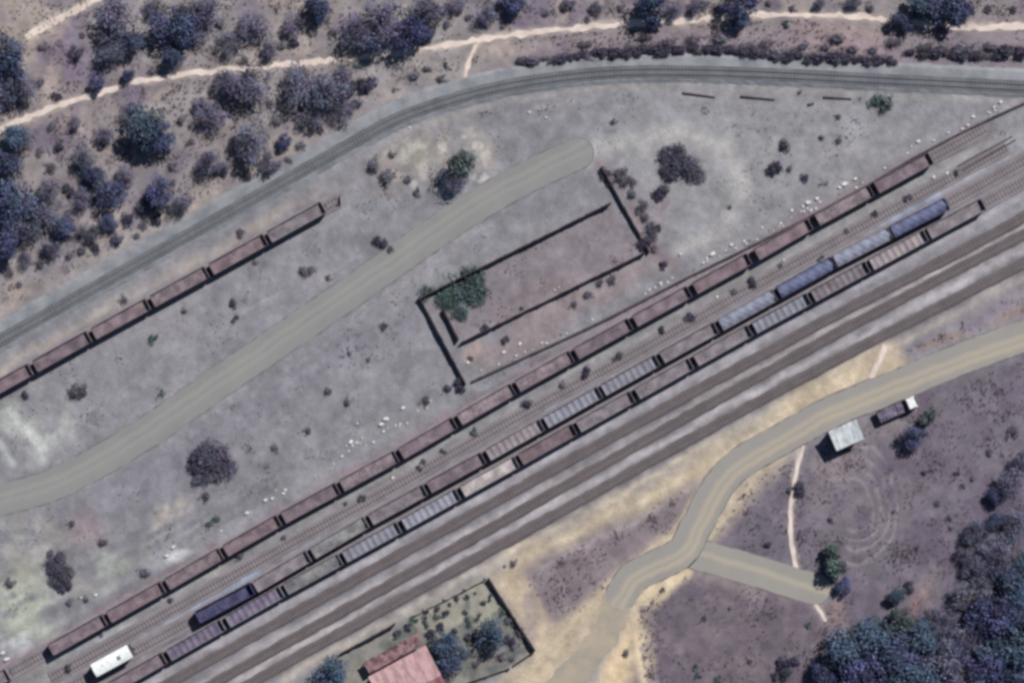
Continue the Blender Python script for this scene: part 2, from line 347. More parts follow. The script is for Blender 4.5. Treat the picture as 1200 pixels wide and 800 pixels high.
st_ = (r_[iv%399,iu%399]*(1-fu)+r_[iv%399,(iu+1)%399]*fu)*(1-fv)+(r_[(iv+1)%399,iu%399]*(1-fu)+r_[(iv+1)%399,(iu+1)%399]*fu)*fv
C *= (1+0.22*yard*(st_-0.5))[..., None]

def lin_np(a): a = np.clip(a,0,255)/255.0; return np.where(a <= 0.04045, a/12.92, ((a+0.055)/1.055)**2.4)
edge = np.minimum.reduce([(GX-NX0), (NX1-GX), (GY-NY0), (NY1-GY)]); ef = np.clip((edge-5)/110.0, 0, 1); ef = (ef*ef*(3-2*ef))[...,None]
C = C*ef + (np.array([134.,126.,130.])*(0.9+0.2*vnoise(45,5,88))[...,None])*(1-ef)
CL = np.clip(lin_np(C)/GAIN, 0, 0.85)
# outer rings reach the horizon in the same sheet
outer = np.array([-6000,-2500,-1100,-600,-350]) 
ox = np.concatenate([NX0+np.array([-20000,-9000,-3500,-1200,-300]), gx, NX1+np.array([300,1200,3500,9000,20000])])
oy = np.concatenate([NY0+np.array([-20000,-9000,-3500,-1200,-300]), gy, NY1+np.array([300,1200,3500,9000,20000])])
CLp = np.pad(CL, ((5,5),(5,5),(0,0)), mode='edge')
far = np.ones(CLp.shape[:2]); far[5:-5,5:-5] = 0
CLp = CLp*(1-far[...,None]) + (0.0*CLp+1.0*np.array(alb(134,126,130)))*far[...,None]
relief = np.pad((vnoise(40,5,51)-0.5)*0.22, 5)
OX, OY = np.meshgrid(ox, oy)
V = np.stack([(OX-600)*S, (400-OY)*S, np.minimum(relief-0.03, 0.0)], -1).reshape(-1,3)
ny, nx = OX.shape
I = np.arange(nx*ny).reshape(ny,nx)
F = np.stack([I[1:,:-1], I[1:,1:], I[:-1,1:], I[:-1,:-1]], -1).reshape(-1,4)
me = bpy.data.meshes.new('ground')
me.vertices.add(len(V)); me.vertices.foreach_set('co', V.astype(np.float32).ravel())
me.loops.add(F.size); me.loops.foreach_set('vertex_index', F.astype(np.int32).ravel())
me.polygons.add(len(F)); me.polygons.foreach_set('loop_start', np.arange(0,F.size,4,dtype=np.int32)); me.polygons.foreach_set('loop_total', np.full(len(F),4,np.int32))
me.update(calc_edges=True)
ca = me.color_attributes.new('soil','FLOAT_COLOR','POINT')
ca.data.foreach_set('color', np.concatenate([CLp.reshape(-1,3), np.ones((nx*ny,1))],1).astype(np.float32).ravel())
for p in (me.polygons,): p.foreach_set('use_smooth', np.ones(len(F),bool))
gm = bpy.data.materials.new('soil'); gm.use_nodes = True
nt = gm.node_tree; N = nt.nodes; L = nt.links; b = N['Principled BSDF']; b.inputs['Roughness'].default_value = 0.97; b.inputs['Specular IOR Level'].default_value = 0.1
at = N.new('ShaderNodeAttribute'); at.attribute_name = 'soil'; tc = N.new('ShaderNodeTexCoord')
prev = at.outputs['Color']
for sc, lo_, hi_, det in ((0.7,0.86,1.14,7),(3.2,0.90,1.10,4),(0.13,0.90,1.10,6)):
    nz = N.new('ShaderNodeTexNoise'); nz.inputs['Scale'].default_value = sc; nz.inputs['Detail'].default_value = det; nz.inputs['Roughness'].default_value = 0.6
    L.new(tc.outputs['Object'], nz.inputs['Vector'])
    mr = N.new('ShaderNodeMapRange'); mr.inputs['From Min'].default_value = 0.3; mr.inputs['From Max'].default_value = 0.7; mr.inputs['To Min'].default_value = lo_; mr.inputs['To Max'].default_value = hi_
    L.new(nz.outputs['Fac'], mr.inputs['Value'])
    mm = N.new('ShaderNodeVectorMath'); mm.operation = 'SCALE'; L.new(prev, mm.inputs[0]); L.new(mr.outputs[0], mm.inputs['Scale']); prev = mm.outputs[0]
L.new(prev, b.inputs['Base Color'])
nz = N.new('ShaderNodeTexNoise'); nz.inputs['Scale'].default_value = 2.2; nz.inputs['Detail'].default_value = 8; L.new(tc.outputs['Object'], nz.inputs['Vector'])
bp = N.new('ShaderNodeBump'); bp.inputs['Strength'].default_value = 0.5; bp.inputs['Distance'].default_value = 0.25; L.new(nz.outputs['Fac'], bp.inputs['Height']); L.new(bp.outputs[0], b.inputs['Normal'])
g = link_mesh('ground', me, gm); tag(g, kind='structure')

# ------------------------------------------------------------------ strips: roads, paths, tracks
def normals(P):
    T = np.gradient(P, axis=0); T /= np.linalg.norm(T, axis=1)[:,None]+1e-9
    return np.stack([-T[:,1], T[:,0]], 1)
def toW(P): return np.stack([(P[:,0]-600)*S, (400-P[:,1])*S], 1)
def strip(name, pts, w, z, m, jitter=0.0, cap0=False, cap1=False, parent=None, skirt=True, dense=6.0):
    P = toW(smooth(pts, dense) if not isinstance(pts, np.ndarray) else pts); n = normals(P); hw = np.full(len(P), w/2.0)
    T = np.stack([n[:,1], -n[:,0]], 1)
    l = P + n*(hw + (RNG.rand(len(P))-0.5)*jitter)[:,None]; r = P - n*(hw + (RNG.rand(len(P))-0.5)*jitter)[:,None]
    out = list(map(tuple, l)); 
    def arc(c, d, s):   # half circle from +s*n through d
        nn = np.array([-d[1], d[0]]); return [tuple(c + (nn*math.cos(a)*1.0 + d*math.sin(a))*w/2) for a in np.linspace(0, math.pi, 15)[1:-1]]
    ring = list(map(tuple, l))
    if cap1: ring += arc(P[-1], T[-1], 1)
    ring += list(map(tuple, r[::-1]))
    if cap0: ring += arc(P[0], -T[0], 1)
    mb = MB(); N_ = len(P)
    mb.v = [(x,y,z) for x,y in ring]; k = len(ring)
    ca1 = k - N_*2 - (13 if cap0 else 0)
    for i in range(N_-1): mb.f.append((i, k-1-(13 if cap0 else 0)-i, k-2-(13 if cap0 else 0)-i, i+1))
    if cap1: mb.f.append(tuple([N_-1]+[N_+j for j in range(13)]+[N_+13])[::-1])
    if cap0: mb.f.append(tuple([k-14]+[k-13+j for j in range(13)]+[0])[::-1])
    nside = len(ring)
    if skirt:
        mb.v += [(x+ (x-0)*0, y, -0.35) for x,y in ring]
        for i in range(k): j = (i+1) % k; mb.f.append((i, j, j+k, i+k))
    o = mb.build(name, m, parent)
    acr = [1.0]*N_ + ([1-2*j/14 for j in range(1,14)] if cap1 else []) + [-1.0]*N_ + ([-1+2*j/14 for j in range(1,14)] if cap0 else [])
    fa = o.data.attributes.new('across','FLOAT','POINT'); fa.data.foreach_set('value', np.array((acr*2)[:len(o.data.vertices)], np.float32))
    return o
def worn(m, rgb, centre, width, k):
    nt = m.node_tree; N = nt.nodes; L = nt.links; b = N['Principled BSDF']; src = b.inputs['Base Color'].links[0].from_socket
    at = N.new('ShaderNodeAttribute'); at.attribute_name = 'across'; tc = N.new('ShaderNodeTexCoord')
    nz = N.new('ShaderNodeTexNoise'); nz.inputs['Scale'].default_value = 0.045; nz.inputs['Detail'].default_value = 4; L.new(tc.outputs['Object'], nz.inputs['Vector'])
    m0 = N.new('ShaderNodeMath'); m0.operation = 'MULTIPLY_ADD'; L.new(nz.outputs['Fac'], m0.inputs[0]); m0.inputs[1].default_value = 0.9; m0.inputs[2].default_value = -0.45-centre
    m1 = N.new('ShaderNodeMath'); m1.operation = 'ADD'; L.new(at.outputs['Fac'], m1.inputs[0]); L.new(m0.outputs[0], m1.inputs[1])
    m2 = N.new('ShaderNodeMath'); m2.operation = 'ABSOLUTE'; L.new(m1.outputs[0], m2.inputs[0])
    mr = N.new('ShaderNodeMapRange'); mr.interpolation_type = 'SMOOTHSTEP'; mr.inputs['From Min'].default_value = 0.0; mr.inputs['From Max'].default_value = width; mr.inputs['To Min'].default_value = k; mr.inputs['To Max'].default_value = 0.0
    L.new(m2.outputs[0], mr.inputs['Value'])
    mx = N.new('ShaderNodeMix'); mx.data_type = 'RGBA'; L.new(mr.outputs[0], mx.inputs['Factor']); L.new(src, mx.inputs['A']); mx.inputs['B'].default_value = (*rgb,1); L.new(mx.outputs['Result'], b.inputs['Base Color'])
worn(M['overlay_track'], alb(152,152,148), 0.36, 0.3, 0.45); worn(M['overlay_track'], alb(152,152,148), -0.14, 0.3, 0.45); worn(M['overlay_track'], alb(140,138,138), -0.45, 0.5, 0.4)
worn(M['overlay_lane'], alb(176,168,150), 0.1, 0.35, 0.6); worn(M['overlay_road'], alb(180,170,150), 0.42, 0.34, 0.6); worn(M['overlay_road'], alb(180,170,150), -0.06, 0.34, 0.6); worn(M['overlay_road'], alb(146,144,142), -0.5, 0.6, 0.6)
CORE = {}
def gravel(name, pts, w, z, m, **kw):  # bands of a map overlay, built as gravel road strips
    a = tag(strip(name, pts, w, z, m, **kw), kind='structure')
    strip('overlay_edge', pts, w+0.32, z-0.03, M['overlay_edge'], parent=a, **kw)  # thin darker outline of the overlay band
    return a
gravel('overlay_track', [(-120,622),(0,586),(68,565),(160,514),(280,432),(400,350),(520,266),(600,217),(677,180)], 36.5*S, 0.05, M['overlay_track'], cap1=True, jitter=0.28)
gravel('overlay_road', [(1340,352),(1220,388),(1140,415),(1050,452),(980,480),(915,515),(855,553),(818,612),(800,645),(768,663),(742,676),(728,696)], 36*S, 0.075, M['overlay_road'], jitter=0.28, cap1=True)
tag(strip('dirt_road', [(755,668),(728,698),(714,733),(690,768),(655,806),(610,850)], 34*S, 0.05, M['dirt_road'], jitter=1.0), kind='structure')
gravel('overlay_drive', [(803,645),(860,661),(955,690)], 36*S, 0.045, M['overlay_lane'], cap1=True, jitter=0.28)
tag(strip('sandy_path', PATH, 1.05, 0.03, M['sand'], jitter=0.75), kind='structure')
tag(strip('sandy_path', PATH2, 1.3, 0.03, M['sand'], jitter=0.5), kind='structure')
tag(strip('sandy_path', PATH3, 0.7, 0.03, M['sand'], jitter=0.5), kind='structure')
tag(strip('sandy_path', PATH5, 0.8, 0.03, M['sand'], jitter=0.6), kind='structure')
tag(strip('sandy_path', PATH4, 0.75, 0.03, M['sand'], jitter=0.35), kind='structure')

M['ballast_pale'] = mat('pale_ballast', alb(146,149,155), alb(118,121,128), scale=0.25, rand=0.0, bump=0.5, bscale=5, rough=0.97)
M['ballast_blue'] = mat('blue_grey_ballast', alb(110,114,121), alb(88,91,98), scale=0.3, rand=0.0, bump=0.5, bscale=5, rough=0.97)
M['sleeper_blue'] = mat('grey_sleepers', alb(120,124,132), alb(98,102,112), scale=0.8, rand=0.0)
M['ballast_dark'] = mat('oily_ballast', alb(106,99,101), alb(89,83,86), scale=0.3, rand=0.0, bump=0.5, bscale=5, rough=0.97)
M['ballast_yard'] = mat('yard_ballast', alb(138,133,139), alb(120,115,122), scale=0.3, rand=0.0, bump=0.5, bscale=5, rough=0.97)
def bank(name, pts, wt, wb, h, m, parent=None):
    P = toW(pts); n = normals(P); mb = MB(); k = len(P)
    for off, z in ((wb/2,-0.1),(wt/2,h),(-wt/2,h),(-wb/2,-0.1)):
        j = RNG.rand(k)*0.35 if abs(off) == wb/2 else RNG.rand(k)*0.12
        Q = P + n*(off+np.sign(off)*j)[:,None]; mb.v += [(x,y,z) for x,y in Q]
    for s in range(3):
        for i in range(k-1): mb.f.append((s*k+i, (s+1)*k+i, (s+1)*k+i+1, s*k+i+1))
    return mb.build(name, m, parent)
def track(pts, hb, m, wt=2.6, wb=3.6, sl='sleeper'):
    Pp = smooth(pts, 10) if not isinstance(pts, np.ndarray) else pts
    root = bank('railway_track', Pp, wt, wb, hb, m); tag(root, kind='structure')
    P = toW(Pp); n = normals(P)
    for s in (-1, 1):
        Q = P + n*(s*0.545); mb = MB(); k = len(Q); nn = n*0.036
        for off, z in ((-1,hb+0.02),(1,hb+0.02),(1,hb+0.24),(-1,hb+0.24)): mb.v += [(x+dx*off, y+dy*off, z) for (x,y),(dx,dy) in zip(Q, nn)]
        for a in range(4):
            for i in range(k-1): mb.f.append((a*k+i, ((a+1)%4)*k+i, ((a+1)%4)*k+i+1, a*k+i+1))
        mb.build('rail', M['rail'], root)
    # sleepers, evenly spaced along the line
    seg = np.linalg.norm(np.diff(P, axis=0), axis=1); cum = np.concatenate([[0], np.cumsum(seg)]); mb = MB()
    for d in np.arange(0.4, cum[-1], 0.72):
        x = np.interp(d, cum, P[:,0]); y = np.interp(d, cum, P[:,1]); nx_ = np.interp(d, cum, n[:,0]); ny_ = np.interp(d, cum, n[:,1])
        if abs(x) > 118 or abs(y) > 84: continue
        u = Vector((nx_, ny_)).normalized(); t = Vector((u.y, -u.x)); c = Vector((x,y)); q = []
        for a, bb in ((-1,-1),(1,-1),(1,1),(-1,1)): q.append(c+u*(a*0.98)+t*(bb*0.115))
        k0 = len(mb.v); mb.v += [(p.x,p.y,hb-0.06) for p in q]+[(p.x,p.y,hb+0.035) for p in q]
        mb.f += [tuple(k0+i for i in f) for f in ((4,5,6,7),(0,1,5,4),(1,2,6,5),(2,3,7,6),(3,0,4,7))]
    tag(mb.build('sleepers', M[sl], root), kind='stuff')
    return root
# main line embankment: broad pale ballast with the track towards its lower side
eb = bank('ballast_embankment', MAIN, 4.3, 5.9, 0.32, M['ballast_pale']); tag(eb, kind='structure')
nm_ = normals(MAIN)
track(MAIN + nm_*4.5, 0.42, M['ballast_blue'], wt=2.3, wb=2.9, sl='sleeper_blue')
for pts in (ROWA, ROWB, ROWC, ROWD): track(pts, 0.12, M['ballast_yard'], wt=2.6, wb=3.3)
track(TAB, 0.06, M['ballast_yard'], wt=2.4, wb=3.0)
for pts in (TE, TF, TG): track(pts, 0.14, M['ballast_dark'], wt=1.5, wb=2.1)

# ------------------------------------------------------------------ wagons
BL, BW = 12.25, 2.46
RAILTOP = 0.36
def sheet(fn, x0, x1, y0, y1, nx, ny, seed=0, rough=0.0):
    r = np.random.RandomState(seed); mb = MB(); hx = np.linspace(x0,x1,nx); hy = np.linspace(y0,y1,ny)
    for x in hx:
        for y in hy: mb.v.append((x, y, fn(x,y)+(r.rand()-0.5)*rough))
    for i in range(nx-1):
        for j in range(ny-1): a = i*ny+j; mb.f.append((a, a+ny, a+ny+1, a+1))
    return mb
bogie_me = wheel_me = None
def wagon_proto(name, wall, fill, style, rim=2.35, depth=0.85, seed=0, L=BL):
    EH = 0.42; root = empty(name); hl = L/2; hw = BW/2; fz = rim-depth
    # underframe, bogies, couplers
    MB().box(-hl,hl,-0.55,0.55,0.86,1.12).box(-hl,-hl+0.22,-1.2,1.2,0.87,1.13).box(hl-0.22,hl,-1.2,1.2,0.87,1.13).build('underframe', M['steel_dark'], root)
    for s in (-1, 1):
        b_ = MB().box(-1.35,1.35,0.70,0.86,0.55,0.84).box(-1.35,1.35,-0.86,-0.70,0.55,0.84).box(-0.25,0.25,-0.7,0.7,0.56,0.85).build('bogie', M['steel_dark'], root)
        b_.location = (s*(hl-2.3),0,0)
        for a in (-0.9, 0.9):
            w = MB().cyl((0,0.53,0),(0,1,0),0.43,0.12).cyl((0,-0.53,0),(0,1,0),0.43,0.12).cyl((0,0,0),(0,1,0),0.075,1.5,8).build('wheelset', M['steel_dark'], b_)
            w.location = (a,0,RAILTOP+0.43)
        MB().box(s*hl if s>0 else -hl-0.52, hl+0.52 if s>0 else -hl, -0.13,0.13,0.90,1.10).build('coupler', M['steel_dark'], root)
    # sides with outside ribs and a top rail
    for s in (-1, 1):
        mb = MB().box(-hl,hl,s*hw-0.03,s*hw+0.03,1.05,rim-0.1).box(-hl,hl,s*hw-0.065,s*hw+0.065,rim-0.1,rim)
        for k in range(10):
            x = -hl+0.5+k*(L-1.0)/9; y0, y1 = (s*hw+0.028, s*hw+0.11) if s > 0 else (s*hw-0.11, s*hw-0.028)
            mb.box(x-0.06,x+0.06,y0,y1,1.08,rim-0.09)
        mb.build('side_wall', wall, root)
        e = hl-0.035
        mb = MB().box(s*e-0.03,s*e+0.03,-hw+0.03,hw-0.03,1.05,rim-0.1).box(s*e-0.055,s*e+0.055,-hw+0.066,hw-0.066,rim-0.1,rim+EH)
        for y in (-0.7,0,0.7):
            x0, x1 = (s*e+0.028, s*e+0.1) if s > 0 else (s*e-0.1, s*e-0.028); mb.box(x0,x1,y-0.06,y+0.06,1.08,rim-0.09)
        mb.build('end_wall', wall, root)
    MB().box(-hl+0.07,hl-0.07,-hw+0.035,hw-0.035,1.1,1.17).build('floor', wall, root)
    x0, x1, y0, y1 = -hl+0.07, hl-0.07, -hw+0.035, hw-0.035
    r = np.random.RandomState(seed); ph = r.rand(6)*6
    lump = lambda x,y: 0.05*math.sin(1.3*x+ph[0])+0.05*math.sin(2.1*y+0.7*x+ph[1])
    if style == 'flat':
        sheet(lambda x,y: fz+lump(x,y), x0,x1,y0,y1,50,11,seed,0.05).build('load', fill, root)
    elif style == 'heap':
        sheet(lambda x,y: fz+0.30*max(0,1-(y/1.2)**2)*(0.6+0.4*math.sin(0.9*x+ph[2]))+lump(x,y), x0,x1,y0,y1,60,13,seed,0.09).build('load', fill, root)
    elif style == 'ribs':
        n = 9; per = L/n
        def zz(x,y):
            t = ((x+hl)/per) % 1.0
            return fz + (0.17*(abs(t-0.5)*2)**1.5-0.08) + 0.4*lump(x,y)
        sheet(zz, x0,x1,y0,y1,91,9,seed,0.03).build('load', fill, root)
    elif style == 'tarp':
        def tp(x,y): return fz+0.18+0.55*max(0.0,1-(abs(y)/1.25)**1.8)+0.05*math.sin(3.1*x+ph[3])*(0.4+abs(y))+0.03*math.sin(5*x+4*y)
        o = sheet(tp, x0,x1,y0,y1,60,15,seed,0.02).build('tarpaulin', fill, root)
        for p in o.data.polygons: p.use_smooth = True
    return root

PROTO = {
 'mauve': ('open_wagon', M['rust_wall'], M['f_mauve'], 'flat', 2.5, 0.5),
 'rose':  ('open_wagon', M['rust_wall'], M['f_rose'], 'flat', 2.5, 0.5),
 'dust':  ('open_wagon', M['rust_wall'], M['f_dust'], 'heap', 2.5, 0.5),
 'grey':  ('open_wagon', M['grey_wall'], M['f_grey'], 'flat', 2.5, 0.5),
 'palepink': ('open_wagon', M['grey_wall'], M['f_pinkpale'], 'ribs', 2.5, 0.45),
 'pale':  ('open_wagon', M['grey_wall'], M['f_pale'], 'heap', 2.5, 0.5),
 'ribgrey': ('open_wagon', M['grey_wall'], M['f_grey'], 'ribs', 2.5, 0.5),
 'ribdark': ('open_wagon', M['grey_wall'], M['f_bluegrey'], 'ribs', 2.55, 0.6),
 'ribblue': ('open_wagon', M['grey_wall'], M['f_bluegrey'], 'ribs', 2.5, 0.5),
 'purple': ('open_wagon', M['grey_wall'], M['f_purple'], 'ribs', 2.5, 0.55),
 'mottle': ('open_wagon', M['grey_wall'], M['f_green'], 'heap', 2.5, 0.5),
 'blue': ('covered_wagon', M['navy_wall'], M['t_blue'], 'tarp', 2.55, 0.5),
 'paleblue': ('covered_wagon', M['grey_wall'], M['t_paleblue'], 'tarp', 2.4, 0.45),
 'navy': ('open_wagon', M['navy_wall'], M['f_navy'], 'flat', 2.75, 0.85),
}
LOOK = {'mauve':'mauve open wagon','rose':'pinkish open wagon','grey':'grey open wagon','dust':'patchy dusty open wagon','palepink':'pale pink ribbed open wagon','pale':'open wagon with whitish load',
 'ribgrey':'grey ribbed open wagon','ribdark':'dark-striped grey open wagon','ribblue':'blue-grey ribbed open wagon','purple':'dull purple open wagon','mottle':'mottled grey open wagon',
 'blue':'dark blue tarpaulin wagon','paleblue':'pale blue tarpaulin wagon','navy':'deep navy open wagon'}
used = {}
def wagon(kind, a, b, label, group):
    if kind not in used: o = wagon_proto(*PROTO[kind][:4], PROTO[kind][4], PROTO[kind][5], seed=len(used)+1); used[kind] = o
    else: o = copy_tree(used[kind])
    (ax,ay),(bx,by) = W(*a), W(*b)
    o.location = ((ax+bx)/2,(ay+by)/2,0.0); o.rotation_euler = (0,0,math.atan2(ay-by, ax-bx))
    tag(o, label, 'wagon', group); return o
def on_row(row, x):
    xs = [p[0] for p in row][::-1]; ys = [p[1] for p in row][::-1]; return (x, float(np.interp(x, xs, ys)))
def fill_row(row, ends, kinds, phrase, group):
    out = []
    for i, k in enumerate(kinds):
        a = on_row(row, ends[i]-1.5); b_ = on_row(row, ends[i+1]+1.5 if False else ends[i+1]+0.5)
        # keep the real body length, centred in its slot
        out.append(wagon(k, a, b_, f"{LOOK[k]}, {ordinal(i+1)} from the {phrase}", group))
    return out
off = 1.0
A_END = [1091,1023.5,952.5,881.5,809.5,741.5,672.5,604.5,536.5,468.5,399.5,331.5,263.5,196.5,127.5,60.5]
A_K = ['mauve','dust','rose','rose','mauve','mauve','dust','dust','mauve','dust','mauve','rose','dust','rose','mauve']
WA = fill_row(ROWA, A_END, A_K, "top of the row beside the walled yard", "wagons of the row beside the walled yard")
wagon('grey', on_row(ROWA,15), on_row(ROWA,-53), "lone wagon past the gap at the lower end of the walled-yard row", "wagons of the row beside the walled yard")
B_END = [1110,1041.5,977.5,909.5,841.5,772.5,704.5,638.5,569.5,501.5,433.5,365.5,298.5,233]
B_K = ['blue','paleblue','blue','paleblue','grey','ribblue','ribblue','palepink','mauve','grey','mottle','grey','navy']
fill_row(ROWB, B_END, B_K, "top of the middle wagon row", "wagons of the middle row")
C_END = [1152,1085,1017.5,949.5,880.5,812.5,743.5,675.5,608.5,540.5,471.5,402.5,334.5,266.5,197.5,129.5,61]
C_K = ['grey','palepink','ribgrey','ribdark','grey','grey','grey','rose','pale','ribblue','ribblue','mottle','purple','purple','mauve','purple']
fill_row(ROWC, C_END, C_K, "top of the row nearest the empty tracks", "wagons of the row nearest the empty tracks")
D_END = [382.5,315.5,247,178.5,110,41.5,-27]
D_K = ['grey','rose','dust','rose','mauve','rose']
fill_row(ROWD, D_END, D_K, "top of the short row below the embankment", "wagons of the short row below the embankment")

# white-roofed brake van on the middle track
bv = empty('brake_van', (*W(134,771.5),0), math.radians(28.5)); tag(bv, "white-roofed brake van alone on the track below the navy wagon", "brake van")
MB().box(-4.3,4.3,-0.6,0.6,0.86,1.12).box(-4.3,4.3,-1.2,1.2,1.0,1.15).build('underframe', M['steel_dark'], bv)
for s in (-1,1):
    w = MB().cyl((0,0.53,0),(0,1,0),0.45,0.12).cyl((0,-0.53,0),(0,1,0),0.45,0.12).cyl((0,0,0),(0,1,0),0.08,1.6,8).build('wheelset', M['steel_dark'], bv); w.location = (s*2.6,0,0.81)
    MB().box(*( (4.3,4.8) if s>0 else (-4.8,-4.3)), -0.13,0.13,0.9,1.1).build('coupler', M['steel_dark'], bv)
MB().box(-3.9,3.9,-1.22,1.22,1.16,3.35).build('body', M['grey_wall'], bv)
mb = MB(); kx = 11
prof = [(-1.38+2.76*j/(kx-1), 3.36+0.34*(1-((j-5)/5)**2)) for j in range(kx)]
for x in (-4.1,4.1): mb.v += [(x,y,z) for y,z in prof]+[(x,y,z-0.08) for y,z in prof]
for j in range(kx-1):
    a,b_,c,d = j, j+1, 2*kx+j+1, 2*kx+j; mb.f += [(a,d,c,b_), (a+kx,b_+kx,c+kx,d+kx), (a,b_,b_+kx,a+kx), (d,d+kx,c+kx,c)]
mb.f += [(0,kx,3*kx,2*kx),(kx-1,3*kx-1,4*kx-1,2*kx-1)]
rf = mb.build('roof', M['white_paint'], bv)
MB().box(1.2,1.9,-0.5,0.25,3.55,3.78).build('roof_hatch', M['grey_wall'], rf); MB().cyl((-1.8,0.2,3.72),(0,0,1),0.22,0.24,10).build('ventilator', M['white_paint'], rf)
for s in (-1,1):
    for x in (-2.6,0,2.6): MB().box(x-0.4,x+0.4,*((1.21,1.25) if s>0 else (-1.25,-1.21)),2.2,2.85).build('window', M['glass'], bv)

# ------------------------------------------------------------------ walls
def wall_seg(name, a, b, h, t, label, group, m=None, cop=True):
    (ax,ay),(bx,by) = W(*a), W(*b); L_ = math.hypot(bx-ax,by-ay)
    o = empty(name, (ax,ay,0), math.atan2(by-ay,bx-ax)); tag(o, label, 'wall', group)
    k = max(4, int(L_/0.9)); xs = np.linspace(0, L_, k+1); rr = np.random.RandomState(int(a[0]*7+b[1])); low = 1.0
    body = MB(); prof = []
    for x in xs:
        low = min(1.0, max(0.62, low + rr.uniform(-0.16, 0.18))) if rr.rand() < 0.6 else low
        prof.append((x, low*h+rr.uniform(-.05,.05), rr.uniform(-.05,.05), t/2*rr.uniform(.85,1.25)))
    for x, z, dy, hw_ in prof: body.v += [(x,dy-hw_,-0.2),(x,dy+hw_,-0.2),(x,dy+hw_,z),(x,dy-hw_,z)]
    for q in range(k):
        for e in range(4): body.f.append((q*4+e, q*4+(e+1)%4, (q+1)*4+(e+1)%4, (q+1)*4+e))
    body.f += [(0,3,2,1), tuple(k*4+e for e in range(4))]
    body.build('brickwork', m or M['brick'], o)
    for q in range(0, k+1, 5):
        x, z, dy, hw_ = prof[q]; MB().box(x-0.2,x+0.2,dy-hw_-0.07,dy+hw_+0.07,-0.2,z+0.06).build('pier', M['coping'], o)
    return o
G1 = "walls of the open yard enclosure"
wall_seg('brick_wall', (492,349), (546,450), 1.25, 0.24, "dark brick wall closing the lower left end of the bare enclosure", G1)
wall_seg('brick_wall', (497,347), (716,238), 1.75, 0.24, "long brick wall on the overlay track side of the enclosure", G1)
wall_seg('brick_wall', (705,197), (761,296), 1.15, 0.24, "dark brick wall at the upper right end of the enclosure", G1)
wall_seg('brick_wall', (754,297), (541,401), 1.6, 0.24, "long brick wall of the enclosure on the wagon side", G1)
wall_seg('brick_wall', (537,397), (519,362), 1.3, 0.3, "short inner brick wall beside the green creeper", G1)
G2 = "walls of the red-roofed house plot"
wall_seg('plot_wall', (573,678), (627,762), 1.3, 0.25, "dark plot wall running from the tracks down beside the sandy road", G2)
wall_seg('plot_wall', (568,678), (486,720), 0.9, 0.22, "low plot wall along the sandy strip by the empty tracks", G2, M['plaster'])
wall_seg('plot_wall', (462,731), (398,766), 1.7, 0.22, "plot wall between the red house and the empty tracks", G2)
wall_seg('plot_wall', (624,765), (602,779), 0.7, 0.2, "short low plot wall corner beside the sandy road", G2)
wall_seg('plot_wall', (596,783), (548,800), 0.7, 0.2, "low plot wall below the two dark garden trees", G2)
# low stone edging along the overgrown siding
sp = toW(smooth(SIDING, 10)); sp = sp[(sp[:,0] < 108)]
sn = normals(sp); mb = MB(); k = len(sp); jit = RNG.rand(k)*0.22
for offs, z in ((0.22,-0.1),(0.16,1),(-0.16,1),(-0.22,-0.1)):
    mb.v += [(p[0]+q[0]*offs, p[1]+q[1]*offs, -0.1 if z < 0 else 0.5+j) for p,q,j in zip(sp,sn,jit)]
for s in range(3):
    for i in range(k-1): mb.f.append((s*k+i,(s+1)*k+i,(s+1)*k+i+1,s*k+i+1))
lw = mb.build('stone_edging', M['stone']); tag(lw, "long low dark stone edging parallel to the walled-yard wagon row", "wall")
for (a,b_) in (((1122,195),(1186,160)), ((1128,200),(1190,164))):
    (ax,ay),(bx,by) = W(*a),W(*b_); o = MB().tube([(ax,ay,0.12),((ax+bx)/2,(ay+by)/2,0.14),(bx,by,0.1)], 0.13, 6).build('pipe', M['stone'])
    tag(o, "dark pipe lying on the ground, " + ("upper" if a[1] < 198 else "lower") + " of the pair past the middle row", 'pipe', 'pipes past the wagon rows')
for i,(a,b_,l) in enumerate((((868,113),(908,117),"dark pole lying on the ground just below the embankment"),((965,114),(998,116),"grey pole lying below the embankment, near the lone dark bush"),((800,109),(838,114),"thin pole lying left of the dark pole below the embankment"))):
    (ax,ay),(bx,by) = W(*a),W(*b_); tag(MB().tube([(ax,ay,0.2),(bx,by,0.16)], [0.22,0.14], 8).build('fallen_pole', M['bark']), l, 'pole', 'poles lying below the embankment')

# ------------------------------------------------------------------ houses
def gable(name, x0,x1,y0,y1,z0,rise,m,parent,wav=0.25,th=0.06,mono=False):
    """corrugated sheet roof, ridge along x"""
    mb = MB(); nxx = int((x1-x0)/wav*4)+1; xs = np.linspace(x0,x1,nxx); ym = (y0+y1)/2
    rows = ((y0,z0),(ym,z0+rise),(y1,z0)) if not mono else ((y0,z0),(y1,z0+rise))
    for x in xs:
        w = 0.035*math.sin(2*math.pi*x/wav)
        for y,z in rows: mb.v.append((x,y,z+w))
    for x in xs:
        w = 0.035*math.sin(2*math.pi*x/wav)
        for y,z in rows: mb.v.append((x,y,z+w-th))
    k = len(rows); n = nxx*k
    for i in range(nxx-1):
        for j in range(k-1):
            a = i*k+j; mb.f += [(a,a+k,a+k+1,a+1),(a+n,a+n+1,a+n+k+1,a+n+k)]
        a = i*k; mb.f.append((a,a+n,a+n+k,a+k)); a = i*k+k-1; mb.f.append((a,a+k,a+n+k,a+n))
    for j in range(k-1):
        mb.f.append((j,j+1,j+1+n,j+n)); a = (nxx-1)*k+j; mb.f.append((a,a+n,a+n+1,a+1))
    return mb.build(name, m, parent)
